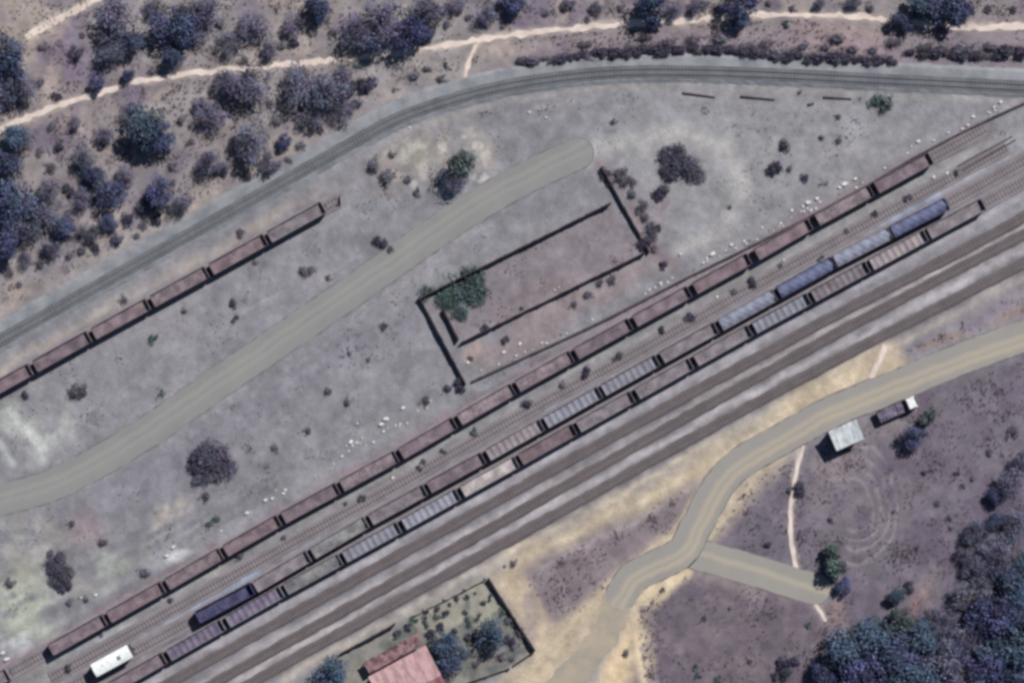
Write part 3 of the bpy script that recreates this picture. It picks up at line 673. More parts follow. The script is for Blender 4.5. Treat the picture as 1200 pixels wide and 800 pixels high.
def house(name, c, rz, lx, ly, hz, roofm, rise, label, over=0.25, mono=False):
    o = empty(name, (*W(*c),0), rz); tag(o, label, 'house')
    mb = MB().box(-lx/2,lx/2,-ly/2,ly/2,-0.1,hz)
    if not mono:
        for s in (-1,1): mb.poly([(s*(lx/2-0.002),-ly/2,hz),(s*(lx/2-0.002),ly/2,hz),(s*(lx/2-0.002),0,hz+rise*0.9)])
    mb.build('wall', M['plaster'], o)
    gable('roof', -lx/2-over,lx/2+over,-ly/2-over,ly/2+over,hz+0.1,rise,roofm,o,mono=mono)
    d = MB().box(-0.45,0.45,ly/2+0.002,ly/2+0.07,0,2.05).build('door', M['wood'], o); MB().box(0.3,0.36,ly/2+0.07,ly/2+0.12,0.95,1.1).build('handle', M['steel_dark'], d)
    for x in ((-lx*0.32, lx*0.32)):
        f = MB().box(x-0.5,x+0.5,ly/2+0.002,ly/2+0.05,1.0,2.0).build('window', M['glass'], o); MB().box(x-0.6,x+0.6,ly/2+0.051,ly/2+0.14,0.9,1.0).build('sill', M['plaster'], f)
    return o
# small zinc-roofed hut beside the road
hut = house('hut', (989,509), math.radians(24), 5.4, 3.6, 3.3, M['zinc'], 0.5, "small hut with white metal sheet roof beside the overlay road", 0.3, True)
# red-roofed house
rh = house('red_roofed_house', (484,805), math.radians(28.5), 12.2, 12.0, 3.1, M['red_roof'], 1.5, "house with faded red sheet roof inside the walled plot by the tracks", 0.4)
gable('porch_roof', -6.1,6.1, 6.75,9.3, 2.35,0.0,M['porch_roof'],rh)
for x in (-5.6,0,5.6): MB().box(x-0.09,x+0.09,9.0,9.18,0,2.28).build('porch_post', M['wood'], rh)
# ------------------------------------------------------------------ lorry
lo = empty('lorry', (*W(1050,479),0), math.radians(24)); tag(lo, "dark flatbed lorry with white cab parked beside the road near the hut", "lorry")
MB().box(-3.9,3.9,-0.42,0.42,0.75,0.98).build('chassis', M['steel_dark'], lo)
bd = MB().box(-4.0,1.9,-1.2,1.2,1.0,1.14).build('load_bed', M['steel_dark'], lo)
for s in (-1,1): MB().box(-4.0,1.9,*((1.14,1.21) if s>0 else (-1.21,-1.14)),1.142,1.7).build('side_board', M['wood'], bd)
MB().box(-4.07,-4.0,-1.2,1.2,1.0,1.7).build('tailboard', M['wood'], bd)
sheet(lambda x,y: 1.45+0.12*math.sin(2.3*x)+0.1*math.sin(3*y+x), -3.95,1.85,-1.12,1.12,40,12,5,0.22).build('load', M['f_purple'], lo)
MB().box(1.95,2.05,-1.15,1.15,1.0,2.3).build('headboard', M['steel_dark'], lo)
cab = MB(); cab.v = [(2.15,-1.12,0.7),(4.1,-1.12,0.7),(4.1,1.12,0.7),(2.15,1.12,0.7),(2.15,-1.12,1.65),(4.1,-1.12,1.65),(4.1,1.12,1.65),(2.15,1.12,1.65),(2.2,-1.02,2.55),(3.75,-1.02,2.55),(3.75,1.02,2.55),(2.2,1.02,2.55)]
cab.f = [(0,3,2,1),(0,1,5,4),(1,2,6,5),(2,3,7,6),(3,0,4,7),(4,5,9,8),(5,6,10,9),(6,7,11,10),(7,4,8,11),(8,9,10,11)]
cb = cab.build('cab', M['white_paint'], lo, 0.05)
ws = MB(); ws.poly([(4.085,-0.95,1.72),(4.085,0.95,1.72),(3.80,0.88,2.47),(3.80,-0.88,2.47)]); ws.v = [(x+0.02,y,z+0.006) for x,y,z in ws.v]; ws.build('windscreen', M['glass'], cb)
MB().box(4.1,4.28,-1.1,1.1,0.55,0.8).build('bumper', M['steel_dark'], lo)
for s in (-1,1):
    MB().box(4.101,4.16,s*0.85-0.14,s*0.85+0.14,0.9,1.12).build('headlight', M['glass'], cb)
    for x in (-2.9,-1.8,3.0):
        w = MB().cyl((0,0,0),(0,1,0),0.5,0.34,16).build('wheel', M['tyre'], lo); w.location = (x, s*0.98, 0.5)

# ------------------------------------------------------------------ trees and shrubs
def crown_mesh(seed, nclump, nleaf, leaf, flat, twig, m, dome=1.0):
    r = np.random.RandomState(seed); vs = []; tint = []; centres = []
    for c in range(nclump):
        a = r.rand()*2*math.pi; d = 0.66*math.sqrt(r.rand()); z = (0.55+0.40*(1-(d/0.75)**2)*dome+0.12*(r.rand()-0.5))*flat
        if r.rand() < 0.35: z *= 0.66
        cr = 0.25+0.20*r.rand(); centres.append((math.cos(a)*d, math.sin(a)*d, z)); t = 0.55+0.9*r.rand(); hue = (r.rand(3)-0.5)*0.25
        n = int(nleaf*(0.6+0.8*r.rand()))
        u = r.normal(size=(n,3)); u /= np.linalg.norm(u,axis=1)[:,None]; rad = cr*(0.35+0.65*r.rand(n)**0.5)*(0.85+0.45*r.rand(n))
        p = np.array(centres[-1]) + u*rad[:,None]*np.array([1,1,0.72*max(flat,0.55)])
        p[:,2] = np.maximum(p[:,2], 0.05)
        for i in range(n):
            nrm = u[i]*0.6 + r.normal(size=3)*0.6 + np.array([0,0,0.35]); nrm /= np.linalg.norm(nrm)
            e1 = np.cross(nrm, r.normal(size=3)); e1 /= np.linalg.norm(e1)+1e-9; e2 = np.cross(nrm, e1)
            s = leaf*(0.35+1.2*r.rand()**2)*1.1
            if twig and r.rand() < twig: a1, a2 = s*2.6, s*0.28
            else: a1, a2 = s, s*0.72
            vs += [p[i]-e1*a1, p[i]-e2*a2*0.9+e1*a1*0.1, p[i]+e1*a1, p[i]+e2*a2]
            tt = max(0.35, t*(0.9+0.2*r.rand())); tint += [(tt*(1+hue[0]), tt*(1+hue[1]), tt*(1+hue[2]), 1)]*4
    V_ = np.array(vs, np.float32); n = len(V_)//4
    me = bpy.data.meshes.new('crown'); me.vertices.add(len(V_)); me.vertices.foreach_set('co', V_.ravel())
    me.loops.add(4*n); me.loops.foreach_set('vertex_index', np.arange(4*n,dtype=np.int32)); me.polygons.add(n)
    me.polygons.foreach_set('loop_start', np.arange(0,4*n,4,dtype=np.int32)); me.polygons.foreach_set('loop_total', np.full(n,4,np.int32)); me.update(calc_edges=True)
    ca = me.color_attributes.new('tint','FLOAT_COLOR','POINT'); ca.data.foreach_set('color', np.array(tint,np.float32).ravel())
    me.materials.append(m)
    mb = MB(); tz = 0.42*flat
    mb.tube([(0,0,-0.08),(0.01,0,tz*0.5),(0.0,0.01,tz)], [0.075,0.058,0.05], 7)
    for c in centres[:7]: mb.tube([(0,0,tz*0.93),(c[0]*0.45,c[1]*0.45,tz+(c[2]-tz)*0.55),(c[0]*0.95,c[1]*0.95,max(c[2],tz*0.9))], [0.042,0.027,0.01], 5)
    tm = mb.mesh('trunk'); tm.materials.append(M['bark'])
    return me, tm
KIND = {   # clumps, leaves, leaf size, flatness, twig share
 'bare': (16,150,0.043,0.95,0.55,M['l_bare']),  'mauve': (14,140,0.044,0.85,0.6,M['l_mauve']), 'dark': (14,250,0.047,1.05,0.1,M['l_dark']),
 'teal':   (14,250,0.047,1.05,0.1,M['l_teal']), 'green': (13,180,0.058,1.0,0.1,M['l_green']), 'vine': (26,130,0.04,0.12,0.1,M['l_vine']),
 'round': (20,120,0.055,0.42,0.5,M['l_round']),
 'scrub':  (10,46,0.075,0.5,0.5,M['l_scrub']), 'darkscrub': (10,80,0.08,0.55,0.3,M['l_shade']), 'greenscrub': (9,55,0.08,0.45,0.3,M['l_green'])}
VAR = {k: [crown_mesh(100+17*i+sum(map(ord,k)), *KIND[k][:5], KIND[k][5]) for i in range(5 if k in ('bare','dark','mauve') else 3)] for k in KIND}
KL = {'bare':'bare grey-violet tree','mauve':'leafless mauve tree','dark':'dark leafy tree','teal':'blue-green leafy tree','green':'green leafy tree','vine':'low green creeper','round':'low rounded mauve bush',
      'scrub':'small dry bush','darkscrub':'dark bush','greenscrub':'green-tinged bush'}
TREES = {}
def plant(zone, cat, items):
    if 'bank above' in zone: items = [(x+random.uniform(-4,4), y+random.uniform(-2,2), r*random.uniform(0.9,1.45), k) for x,y,r,k in items]
    TREES.setdefault(zone, []); TREES[zone] += [(x,y,r,k,cat) for x,y,r,k in items]
B_,D_,T_,G_,Q_ = 'bare','dark','teal','green','mauve'
plant("among trees above the sandy path", 'tree', [(12,72,26,D_),(28,100,19,B_),(6,118,17,B_),(90,60,10,Q_),(140,22,27,B_),(128,58,20,B_),(155,48,17,D_),(115,98,10,D_),(152,90,8,D_),(208,36,24,D_),(238,10,25,B_),(204,66,15,D_),(232,40,15,B_),(268,52,15,Q_),(300,36,22,Q_),(318,60,12,B_),(372,12,17,D_),(345,28,14,Q_),
  (418,44,22,B_),(448,26,28,B_),(480,40,22,D_),(500,14,20,B_),(440,56,14,D_),(503,40,8,D_),(570,18,13,B_),(602,4,15,D_),(535,5,12,Q_),(765,6,22,D_),(790,14,10,B_),(768,28,8,D_),(818,8,11,B_),(864,6,20,D_),(866,28,12,D_),(960,5,7,B_),(1000,2,9,B_),(1052,26,12,D_),(1078,8,19,T_),(1106,8,24,D_),(1130,10,13,D_),(1062,33,7,D_),(185,8,14,Q_),(668,4,9,Q_),(700,10,8,Q_)])
plant("just below the sandy path on the slope", 'tree', [(20,162,19,T_),(10,190,19,D_),(125,158,12,B_),(170,148,27,T_),(188,162,20,D_),(88,145,9,Q_),(152,132,12,Q_),(248,138,19,B_),(238,124,11,Q_),(268,98,16,B_),(294,102,25,B_),(358,98,26,B_),(386,108,24,B_),(400,92,15,Q_),(402,132,15,Q_),(334,166,9,D_),(365,140,14,Q_)])
plant("mid-slope left of the embankment", 'tree', [(100,184,15,B_),(112,204,14,D_),(130,228,18,D_),(98,232,13,B_),(148,206,13,Q_),(190,228,18,D_),(212,240,13,B_),(248,190,15,B_),(274,168,8,Q_),(298,168,24,B_),(316,190,15,Q_),(262,198,9,B_),(60,222,15,Q_),(170,240,10,Q_)])
plant("on the lower slope at the left", 'tree', [(20,234,28,D_),(52,246,22,B_),(76,266,15,D_),(34,268,18,B_),(8,284,20,D_),(105,272,13,Q_),(128,262,11,D_),(138,278,8,Q_),(62,290,12,B_),(30,305,9,Q_)])
plant("on the wooded slope at the upper left", 'bush', [(62,150,8,'scrub'),(45,178,8,'scrub'),(70,172,7,'darkscrub'),(58,196,9,'scrub'),(82,222,9,'darkscrub'),(84,250,8,'scrub'),(150,256,9,'darkscrub'),(168,262,8,'scrub'),(185,258,8,'darkscrub'),(150,185,7,'scrub'),(205,195,8,'scrub'),(215,140,8,'scrub'),(222,165,7,'scrub'),(232,212,7,'scrub'),(275,205,7,'scrub'),(290,206,8,'darkscrub'),(325,140,9,'scrub'),(318,120,8,'scrub'),(338,190,7,'scrub'),(352,172,8,'scrub'),(378,150,8,'scrub'),(95,292,8,'scrub'),(80,300,7,'scrub'),(112,290,7,'darkscrub'),(45,310,8,'scrub'),(10,318,8,'scrub'),(22,332,6,'scrub'),(160,275,6,'scrub'),(118,170,7,'darkscrub'),(202,212,6,'scrub'),(46,96,8,'scrub'),(50,58,7,'scrub'),(66,112,6,'darkscrub'),(98,40,6,'scrub'),(180,82,7,'scrub'),(260,28,8,'scrub'),(285,70,8,'scrub'),(330,52,8,'scrub'),(390,40,7,'scrub'),(345,50,8,'darkscrub'),(525,30,7,'scrub'),(550,22,6,'scrub'),(590,30,5,'scrub'),(640,14,7,'scrub'),(690,22,6,'scrub'),(730,10,7,'scrub'),(840,16,7,'scrub'),(900,6,6,'scrub'),(930,10,6,'scrub'),(1020,8,7,'scrub'),(1160,10,8,'scrub'),(1185,12,7,'scrub')])
plant("on the bank above the grey embankment", 'bush', [(614,76,7,'scrub'),(628,72,8,'scrub'),(644,70,7,'scrub'),(660,67,7,'scrub'),(678,64,8,'darkscrub'),(694,65,7,'scrub'),(712,62,8,'darkscrub'),(728,60,8,'darkscrub'),(746,60,8,'darkscrub'),(765,58,9,'darkscrub'),(786,59,9,'darkscrub'),(808,58,8,'darkscrub'),(832,57,9,'darkscrub'),(848,58,9,'darkscrub'),(874,55,10,'scrub'),(886,62,9,'darkscrub'),(906,64,8,'scrub'),(920,65,8,'darkscrub'),(938,65,9,'darkscrub'),(956,67,9,'darkscrub'),(974,66,8,'darkscrub'),(990,68,8,'darkscrub'),(1010,68,8,'darkscrub'),(1030,72,7,'darkscrub'),(1048,50,8,'scrub'),(1088,58,9,'scrub'),(1105,56,10,'scrub'),(1124,58,10,'scrub'),(1142,59,10,'scrub'),(1160,60,10,'scrub'),(1188,58,11,'darkscrub'),(1100,38,8,'scrub'),(980,42,8,'scrub'),(925,30,6,'greenscrub'),(690,54,8,'scrub'),(760,48,8,'scrub'),(790,50,8,'scrub'),(815,48,9,'scrub'),(840,46,8,'scrub'),(900,52,8,'scrub'),(940,54,9,'scrub'),(965,56,8,'scrub'),(1000,58,8,'scrub'),(1025,60,8,'scrub'),(1070,62,8,'darkscrub'),(1115,66,8,'darkscrub'),(1150,67,8,'darkscrub'),(775,62,7,'darkscrub'),(797,61,7,'darkscrub'),(820,62,7,'darkscrub'),(860,62,7,'darkscrub'),(895,66,7,'darkscrub'),(930,68,7,'darkscrub'),(948,70,7,'darkscrub'),(1000,71,7,'darkscrub'),(1020,73,7,'darkscrub'),(622,74,8,'darkscrub'),(652,69,8,'darkscrub'),(670,66,8,'darkscrub'),(686,63,8,'darkscrub'),(703,63,8,'darkscrub'),(720,61,8,'darkscrub'),(737,60,8,'darkscrub'),(755,59,8,'darkscrub'),(840,60,8,'darkscrub'),(868,61,8,'darkscrub'),(882,64,8,'darkscrub'),(914,66,8,'darkscrub'),(965,69,8,'darkscrub'),(983,70,8,'darkscrub'),(1040,73,8,'darkscrub'),(1078,64,8,'darkscrub'),(1098,64,8,'darkscrub'),(1132,66,8,'darkscrub'),(1166,66,8,'darkscrub'),(1176,60,8,'darkscrub'),
  (480,88,7,'scrub'),(498,83,5,'scrub'),(517,93,7,'scrub'),(525,78,4,'greenscrub'),(422,78,6,'greenscrub'),(416,100,15,'darkscrub'),(415,118,9,'scrub')])
plant("in the open yard below the embankment", 'bush', [(440,193,11,'scrub'),(456,208,13,'scrub'),(490,226,6,'greenscrub'),(460,180,6,'scrub'),(478,208,8,'scrub'),(1036,120,13,'greenscrub'),(1024,122,8,'greenscrub'),(855,242,4,'scrub'),(907,196,10,'darkscrub'),(919,171,8,'darkscrub'),(943,208,6,'darkscrub'),(926,198,5,'scrub'),(963,160,5,'scrub'),(982,164,6,'scrub'),(981,137,5,'scrub'),(938,109,4,'scrub'),(950,122,4,'greenscrub'),(720,142,5,'scrub'),(355,320,9,'scrub'),(366,317,7,'scrub'),(386,325,5,'scrub'),(446,284,9,'darkscrub'),(456,291,6,'scrub'),(273,356,6,'darkscrub'),(276,374,6,'greenscrub'),(217,363,5,'scrub'),(90,463,14,'scrub'),(96,458,9,'darkscrub'),(30,463,6,'darkscrub'),(190,460,5,'greenscrub'),(300,306,5,'scrub'),(180,398,7,'greenscrub'),(410,413,4,'scrub'),(385,460,7,'scrub'),(408,470,6,'scrub'),(360,505,6,'scrub'),(322,525,6,'scrub'),(450,382,6,'greenscrub'),
  (225,549,10,'scrub'),(240,582,8,'scrub'),(83,614,6,'scrub'),(122,637,8,'scrub'),(250,611,9,'greenscrub'),(170,668,9,'scrub'),(13,681,8,'scrub'),(76,686,9,'darkscrub'),(102,701,5,'scrub'),(83,705,6,'scrub'),(255,320,6,'scrub'),(498,470,8,'scrub'),(525,455,6,'darkscrub'),(540,450,9,'darkscrub'),(432,420,4,'scrub'),(280,274,8,'scrub'),(144,350,7,'scrub')])
plant("in the yard beside the overlay track", 'tree', [(530,210,19,B_),(542,196,19,G_)])
plant("spread over the yard", 'bush', [(246,537,24,'round'),(262,550,17,'round'),(236,552,17,'round'),(66,656,15,'round'),(75,668,14,'round'),(68,679,11,'round'),(794,186,20,'round'),(812,198,17,'round'),(786,200,13,'round')])
plant("around the brick-walled enclosure", 'bush', [(742,226,8,'scrub'),(747,246,7,'scrub'),(757,252,8,'scrub'),(769,268,7,'darkscrub'),(730,202,8,'scrub'),(760,272,8,'scrub'),(716,214,7,'scrub'),(765,292,7,'scrub'),(740,212,7,'scrub'),(722,206,11,'scrub'),(735,214,10,'scrub'),(752,240,9,'scrub'),(763,262,9,'scrub'),(757,285,10,'darkscrub'),(776,226,11,'darkscrub'),(709,203,8,'darkscrub'),(766,278,8,'scrub'),(500,342,10,'greenscrub'),(545,335,6,'scrub'),(720,328,9,'scrub'),(705,332,7,'scrub'),(690,346,7,'scrub'),(672,358,6,'scrub'),(592,398,6,'darkscrub'),(552,418,5,'scrub'),(568,383,5,'darkscrub'),(612,360,4,'scrub'),(777,310,6,'darkscrub')])
plant("inside the brick-walled enclosure", 'creeper', [(548,336,26,'vine'),(524,348,17,'vine'),(538,368,11,'vine')])
plant("between the two long wagon rows", 'bush', [(1063,232,6,'darkscrub'),(1025,250,5,'darkscrub'),(1120,203,4,'darkscrub'),(993,270,5,'scrub'),(962,303,5,'greenscrub'),(882,330,7,'darkscrub'),(860,340,6,'scrub'),(914,310,4,'scrub'),(808,371,7,'darkscrub'),(776,386,5,'darkscrub'),(726,416,6,'darkscrub'),(719,421,4,'scrub'),(686,436,7,'darkscrub'),(660,450,6,'scrub'),(618,473,7,'darkscrub'),(557,506,6,'greenscrub'),(520,528,5,'greenscrub'),(496,541,5,'scrub'),(491,549,4,'darkscrub'),(424,583,6,'darkscrub'),(404,590,4,'scrub'),(332,628,5,'scrub'),(280,650,7,'scrub'),(200,703,4,'darkscrub'),(80,783,6,'darkscrub'),(118,744,4,'scrub')])
plant("in the plot of the red-roofed house", 'plant', [(513,712,5,'darkscrub'),(522,718,5,'darkscrub'),(535,701,4,'darkscrub'),(547,699,4,'darkscrub'),(545,717,4,'darkscrub'),(567,706,4,'darkscrub'),(500,716,4,'darkscrub'),(517,733,6,'darkscrub'),(531,741,6,'darkscrub'),(556,695,3,'scrub'),(597,728,8,'scrub'),(608,742,9,'scrub'),(485,727,6,'greenscrub'),(604,757,7,'scrub'),(527,708,3,'darkscrub'),(500,728,7,'greenscrub'),(548,728,7,'greenscrub'),(560,722,6,'greenscrub'),(553,745,8,'darkscrub'),(545,765,8,'greenscrub'),(597,750,8,'darkscrub'),(590,768,8,'scrub'),(505,742,7,'darkscrub'),(478,735,6,'darkscrub'),(465,742,6,'darkscrub'),(560,778,7,'scrub'),(575,700,5,'greenscrub'),(588,716,6,'greenscrub'),(600,770,5,'scrub'),(512,722,5,'greenscrub')])
plant("in the red-roofed house garden", 'tree', [(577,742,18,T_),(522,752,19,T_),(528,772,19,D_),(392,789,21,T_),(382,806,16,D_)])
plant("on the dry ground right of the road", 'bush', [(938,572,10,'darkscrub'),(926,574,5,'scrub'),(900,638,5,'darkscrub'),(973,608,4,'darkscrub'),(1083,554,4,'darkscrub'),(1092,550,4,'scrub'),(1121,554,4,'darkscrub'),(1100,590,6,'scrub'),(1112,608,5,'scrub'),(1114,618,5,'scrub'),(1158,530,7,'scrub'),(1065,688,9,'darkscrub'),(1063,715,6,'scrub'),(948,732,5,'greenscrub'),(1075,640,4,'scrub'),(1048,600,4,'scrub'),(1128,570,5,'scrub'),(1140,560,4,'scrub'),(1187,507,10,'scrub'),(602,658,6,'scrub'),(592,664,3,'scrub'),(735,764,6,'scrub'),(878,775,5,'scrub'),(825,725,5,'scrub'),(855,712,4,'scrub'),(775,690,5,'scrub')])
plant("alone right of the road", 'tree', [(1069,511,14,D_),(1086,486,11,G_),(976,656,18,G_),(988,686,10,D_),(1048,696,11,T_)])
plant("in the wood at the lower right", 'tree', [(985,758,24,T_),(962,786,15,D_),(1018,742,24,T_),(1044,768,30,D_),(1008,790,28,D_),(1078,744,22,T_),(1066,792,26,T_),(1104,768,24,B_),(1128,742,20,B_),(1120,796,22,B_),(1138,692,20,Q_),(1164,716,25,D_),(1186,760,30,T_),(1150,778,24,D_),(1190,692,22,T_),(1172,654,20,B_),(1182,802,22,D_),(1118,702,13,B_),(1056,730,16,G_),(1200,728,18,D_),(1138,668,12,B_),(1000,768,14,G_),(1030,800,16,D_),(1160,745,14,T_),(1092,722,14,B_),(1112,734,14,B_),(1148,660,14,B_),(1128,648,11,Q_),(1156,640,13,B_),(1176,676,16,D_),(1142,730,18,D_),(1200,800,16,T_),(1168,790,16,B_),(1090,798,16,D_),(978,800,14,D_),(1050,742,14,G_),(1120,764,16,D_),(1108,716,11,Q_),(1198,662,16,T_)])
plant("at the right edge above the wood", 'tree', [(1182,566,17,B_),(1166,580,10,D_),(1143,622,15,B_),(1163,612,12,D_),(1190,612,17,B_),(1196,540,11,B_),(1178,636,12,B_)])
plant("in the purple field at the bottom", 'bush', [(918,782,13,'darkscrub'),(910,790,8,'darkscrub'),(932,774,8,'darkscrub'),(842,796,7,'greenscrub'),(815,782,5,'greenscrub'),(818,792,5,'greenscrub')])
n_tree = 0
for zone, items in TREES.items():
    order = sorted(range(len(items)), key=lambda i: (items[i][0], items[i][1]))
    cnt = len(items)
    for rank, i in enumerate(order):
        x,y,r,k,cat = items[i]; R = r*S*((1.28 if 'wood' in zone else 1.2) if cat == 'tree' else 1.1)
        me_, tm_ = VAR[k][n_tree % len(VAR[k])]; n_tree += 1
        nm = {'tree':'tree','bush':'bush','creeper':'creeper','plant':'garden_plant'}[cat]
        o = empty(nm, (*W(x,y),0), random.random()*6.28)
        sq = 1+random.uniform(-0.12,0.12)
        zs = R*random.uniform(0.95,1.2) if cat == 'tree' else R*random.uniform(0.85,1.1)
        if cat == 'tree': zs = min(max(zs, 2.0), 5.5)*1.0
        if 'bank above' in zone: o.rotation_euler[2] = random.uniform(-.3,.3); sq = random.uniform(1.15,1.4)
        c = link_mesh('crown', me_, None, o); c.scale = (R*sq, R/sq, zs)
        if cat in ('tree','bush'):
            t = link_mesh('trunk', tm_, None, o); t.scale = (R*sq, R/sq, zs)
        size = 'broad ' if r >= 24 else 'small ' if (cat == 'tree' and r <= 11) else 'large ' if (cat != 'tree' and r >= 10) else 'tiny ' if (cat != 'tree' and r <= 4) else ''
        look = KL[k].replace('small ', '') if size else KL[k]
        if cnt > 22:
            per = -(-cnt//3); place = f"{ordinal(rank % per+1)} from left, {('left','middle','right')[rank//per]} stretch,"
        else: place = f"{ordinal(rank+1)} from the left"
        tag(o, f"{size}{look}, {place} {zone}", cat, f"{cat}{'es' if cat == 'bush' else 's'} {zone}")

# ------------------------------------------------------------------ white rubble lumps
RUB = [(1172,120,6),(1165,126,5),(1158,132,4),(1140,137,4),(1076,166,6),(1068,172,3),(1094,208,5),(1110,203,4),(1002,210,5),(990,216,7),(984,220,4),(957,233,6),(947,238,6),(941,242,4),(928,247,5),(930,268,4),(915,262,4),(893,267,4),(857,287,6),(835,298,6),(828,303,3),(797,298,4),(872,283,3),(780,315,4),(609,403,5),(590,413,6),(548,425,5),(472,478,5),(452,491,6),(447,497,5),(424,513,4),(411,518,5),(419,496,3),(406,522,3),(334,574,5),(332,578,4),(319,584,4),(311,586,5),(289,601,5),(259,622,3),(195,651,5),(203,641,5),(168,671,4),(460,560,4),(840,348,4),(918,305,4),(718,441,2),(8,772,8),(3,765,6),(112,697,4),(95,700,3),(206,690,3),(650,340,3),(655,337,3),(480,150,3),(620,132,4),(640,138,3)]
rr_ = np.random.RandomState(909); sx = [p[0] for p in SIDING][::-1]; sy = [p[1] for p in SIDING][::-1]
for i in range(46):
    x = rr_.uniform(770,1175) if i < 34 else rr_.uniform(560,770)
    RUB.append((x, float(np.interp(x, sx, sy))-rr_.uniform(4,10), rr_.choice([2.2,3,3,4])))
for i in range(22):
    x = rr_.uniform(280,520); RUB.append((x, 571-(x-340)*0.58+rr_.uniform(-7,7), rr_.choice([2.2,3,4])))
rub_me = []
for sd in range(6):
    r = np.random.RandomState(300+sd); mb = MB(); k = 7
    prof = [(r.uniform(0.75,1.15), a) for a in np.linspace(0, 2*math.pi, k, endpoint=False)]
    for zz, sc in ((-0.15,1.0),(0.35,0.92),(0.6,0.55)):
        mb.v += [(q*sc*math.cos(a)+r.uniform(-.08,.08), q*0.62*sc*math.sin(a)+r.uniform(-.08,.08), zz+r.uniform(-.06,.06)) for q,a in prof]
    for s_ in (0,1): mb.f += [(s_*k+i, s_*k+(i+1)%k, (s_+1)*k+(i+1)%k, (s_+1)*k+i) for i in range(k)]
    mb.f.append(tuple(2*k+i for i in range(k))); mm_ = mb.mesh('rubble_lump'); mm_.materials.append(M['rubble']); rub_me.append(mm_)
RUB.sort(key=lambda q: -q[0])
seen_n = {}
for i,(x,y,r) in enumerate(RUB):
    o = link_mesh('rubble_lump', rub_me[i%6]); o.location = (*W(x,y),0); R = r*S*random.uniform(0.5,0.75)
    o.rotation_euler = (0,0,random.uniform(0.2,1.0)); o.scale = (R,R,min(R,0.7))
    j = int(np.argmin([abs((A_END[k_]+A_END[k_+1])/2-x)+abs(on_row(ROWA,(A_END[k_]+A_END[k_+1])/2)[1]-y) for k_ in range(15)]))
    seen_n[j] = seen_n.get(j,0)+1
    if x > 1120: base = "past the top of the walled-yard row"; jj = 'end'
    elif x < 20: base = "by the gap in the walled-yard wagon row"; jj = 'gap'
    else: base = f"by the {ordinal(j+1)} wagon of the walled-yard row"; jj = j
    seen_n[(jj,'c')] = seen_n.get((jj,'c'),0)+1
    sz = 'large' if r >= 6 else 'tiny' if r < 3 else 'small' if r <= 3 else 'middling'
    tag(o, f"{sz} white rubble lump, {ordinal(seen_n[(jj,'c')])} from the right {base}", 'rubble', 'white rubble lumps strewn along the wagons')

# ------------------------------------------------------------------ dry grass tufts (ground cover)
def tufts(name, n, polys, hmin, hmax, m, seed, avoid=()):
    r = np.random.RandomState(seed); vs = []; tint = []
    nc = n//14; ci = r.randint(0,nc,n); sg = r.uniform(3,12,nc)[ci]; X = r.uniform(-20,1220,nc)[ci]+r.normal(size=n)*sg; Y = r.uniform(-20,820,nc)[ci]+r.normal(size=n)*sg; ok = np.zeros(n,bool)
    for pl in polys: ok |= inpoly(pl, X, Y).astype(bool)
    for P, w in avoid: ok &= dist(P, X, Y) > w
    cl = np.random.RandomState(5); X, Y = X[ok], Y[ok]
    for x,y in zip(X,Y):
        wx_, wy_ = W(x,y); t = r.uniform(0.4,1.5); h0 = r.uniform(hmin,hmax)
        for q in range(5):
            a = r.uniform(0,6.28); ln = h0*r.uniform(0.5,1.2); bx, by = wx_+r.uniform(-.16,.16), wy_+r.uniform(-.16,.16)
            dx, dy = math.cos(a), math.sin(a); w = 0.06+0.05*r.rand()
            vs += [(bx-dy*w,by+dx*w,-0.08),(bx+dy*w,by-dx*w,-0.08),(bx+dx*ln*0.8+dy*w*.4,by+dy*ln*0.8-dx*w*.4,ln*0.7),(bx+dx*ln*0.8-dy*w*.4,by+dy*ln*0.8+dx*w*.4,ln*0.7)]
            tint += [(t,t*r.uniform(.9,1.05),t,1)]*4
    n = len(vs)//4; me = bpy.data.meshes.new(name); me.from_pydata(vs, [], [(4*i,4*i+1,4*i+2,4*i+3) for i in range(n)])
    ca = me.color_attributes.new('tint','FLOAT_COLOR','POINT'); ca.data.foreach_set('color', np.array(tint,np.float32).ravel()); me.materials.append(m)
    o = link_mesh(name, me); tag(o, kind='stuff'); return o
ROADS = [([(1220,388),(1140,415),(1050,452),(980,480),(915,515),(855,553),(818,612),(800,648),(738,682),(716,735),(690,770),(655,808)],24),([(803,645),(955,690)],22),(stepl(PATH4,4),5),(stepl(PATH,4),6),(mainl,26),([(-10,586),(68,565),(160,514),(280,432),(400,350),(520,266),(600,217),(677,180)],22)]
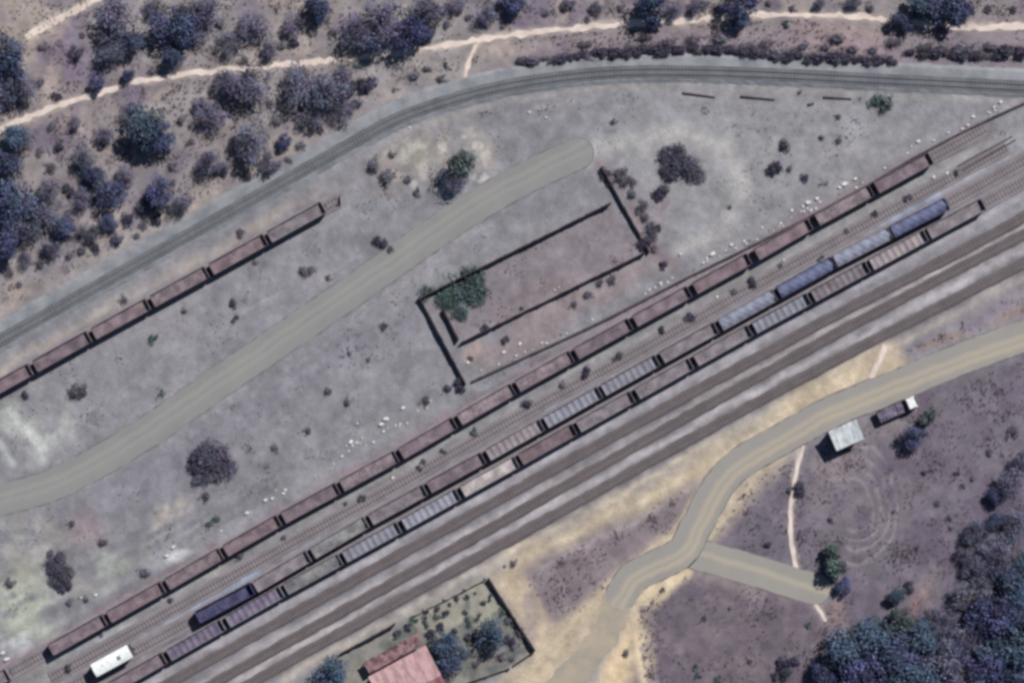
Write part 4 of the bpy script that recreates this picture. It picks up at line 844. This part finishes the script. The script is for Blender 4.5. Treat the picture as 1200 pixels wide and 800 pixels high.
tufts('dry_grass', 30000, [[(850,580),(930,540),(1090,462),(1240,410),(1240,830),(760,830),(745,705),(800,680)],
   [(615,678),(690,632),(835,556),(770,642),(728,664),(706,690),(660,735)], [(-20,-20),(1220,-20),(1220,75),(800,60),(600,80),(420,150),(200,265),(-20,385)], [(1060,412),(1220,330),(1220,372)]], 0.12, 0.4, M['straw'], 1, ROADS)
YARD = [[(0,440),(380,250),(560,120),(800,105),(1140,112),(1060,170),(880,270),(760,190),(690,210),(490,345),(530,460),(260,620),(40,740),(-20,760)],[(500,350),(715,245),(755,295),(545,398)],[(555,440),(900,270),(1180,125),(1190,150),(1000,235),(560,470)],[(1190,150),(900,320),(300,650),(20,800),(120,770),(900,335)]]
tufts('sparse_weeds', 6000, YARD, 0.08, 0.22, M['straw'], 2, ROADS)

# ------------------------------------------------------------------ light, sky, camera
AZ, EL = math.radians(38), math.radians(46)
sd = Vector((math.sin(AZ)*math.cos(EL), math.cos(AZ)*math.cos(EL), math.sin(EL)))
sun = bpy.data.lights.new('sun','SUN'); sun.energy = 4.9; sun.angle = math.radians(0.5); sun.color = (1.0,0.955,0.90)
so = bpy.data.objects.new('sun', sun); COL.objects.link(so); so.rotation_euler = sd.to_track_quat('Z','Y').to_euler(); so.location = (0,0,200)
wd = bpy.data.worlds.new('World'); scene.world = wd; wd.use_nodes = True
wn = wd.node_tree; bg = wn.nodes['Background']; sk = wn.nodes.new('ShaderNodeTexSky'); sk.sky_type = 'NISHITA'; sk.sun_disc = False
sk.sun_elevation = EL; sk.sun_rotation = AZ; sk.altitude = 1200
wn.links.new(sk.outputs[0], bg.inputs[0]); bg.inputs[1].default_value = 0.05
H = 520.0
cd = bpy.data.cameras.new('camera'); cam = bpy.data.objects.new('camera', cd); COL.objects.link(cam)
cam.location = (0,0,H); cam.rotation_euler = (0,0,0); cd.sensor_width = 36; cd.lens = 36*H/(1200*S); cd.clip_start = 1; cd.clip_end = 20000
scene.camera = cam
scene.view_settings.view_transform = 'Standard'; scene.view_settings.look = 'None'; scene.view_settings.exposure = 0.22; scene.view_settings.gamma = 1; scene.view_settings.use_curve_mapping = False
scene.render.engine = 'CYCLES'; scene.cycles.use_denoising = True; scene.cycles.max_bounces = 5; scene.cycles.filter_width = 3.1
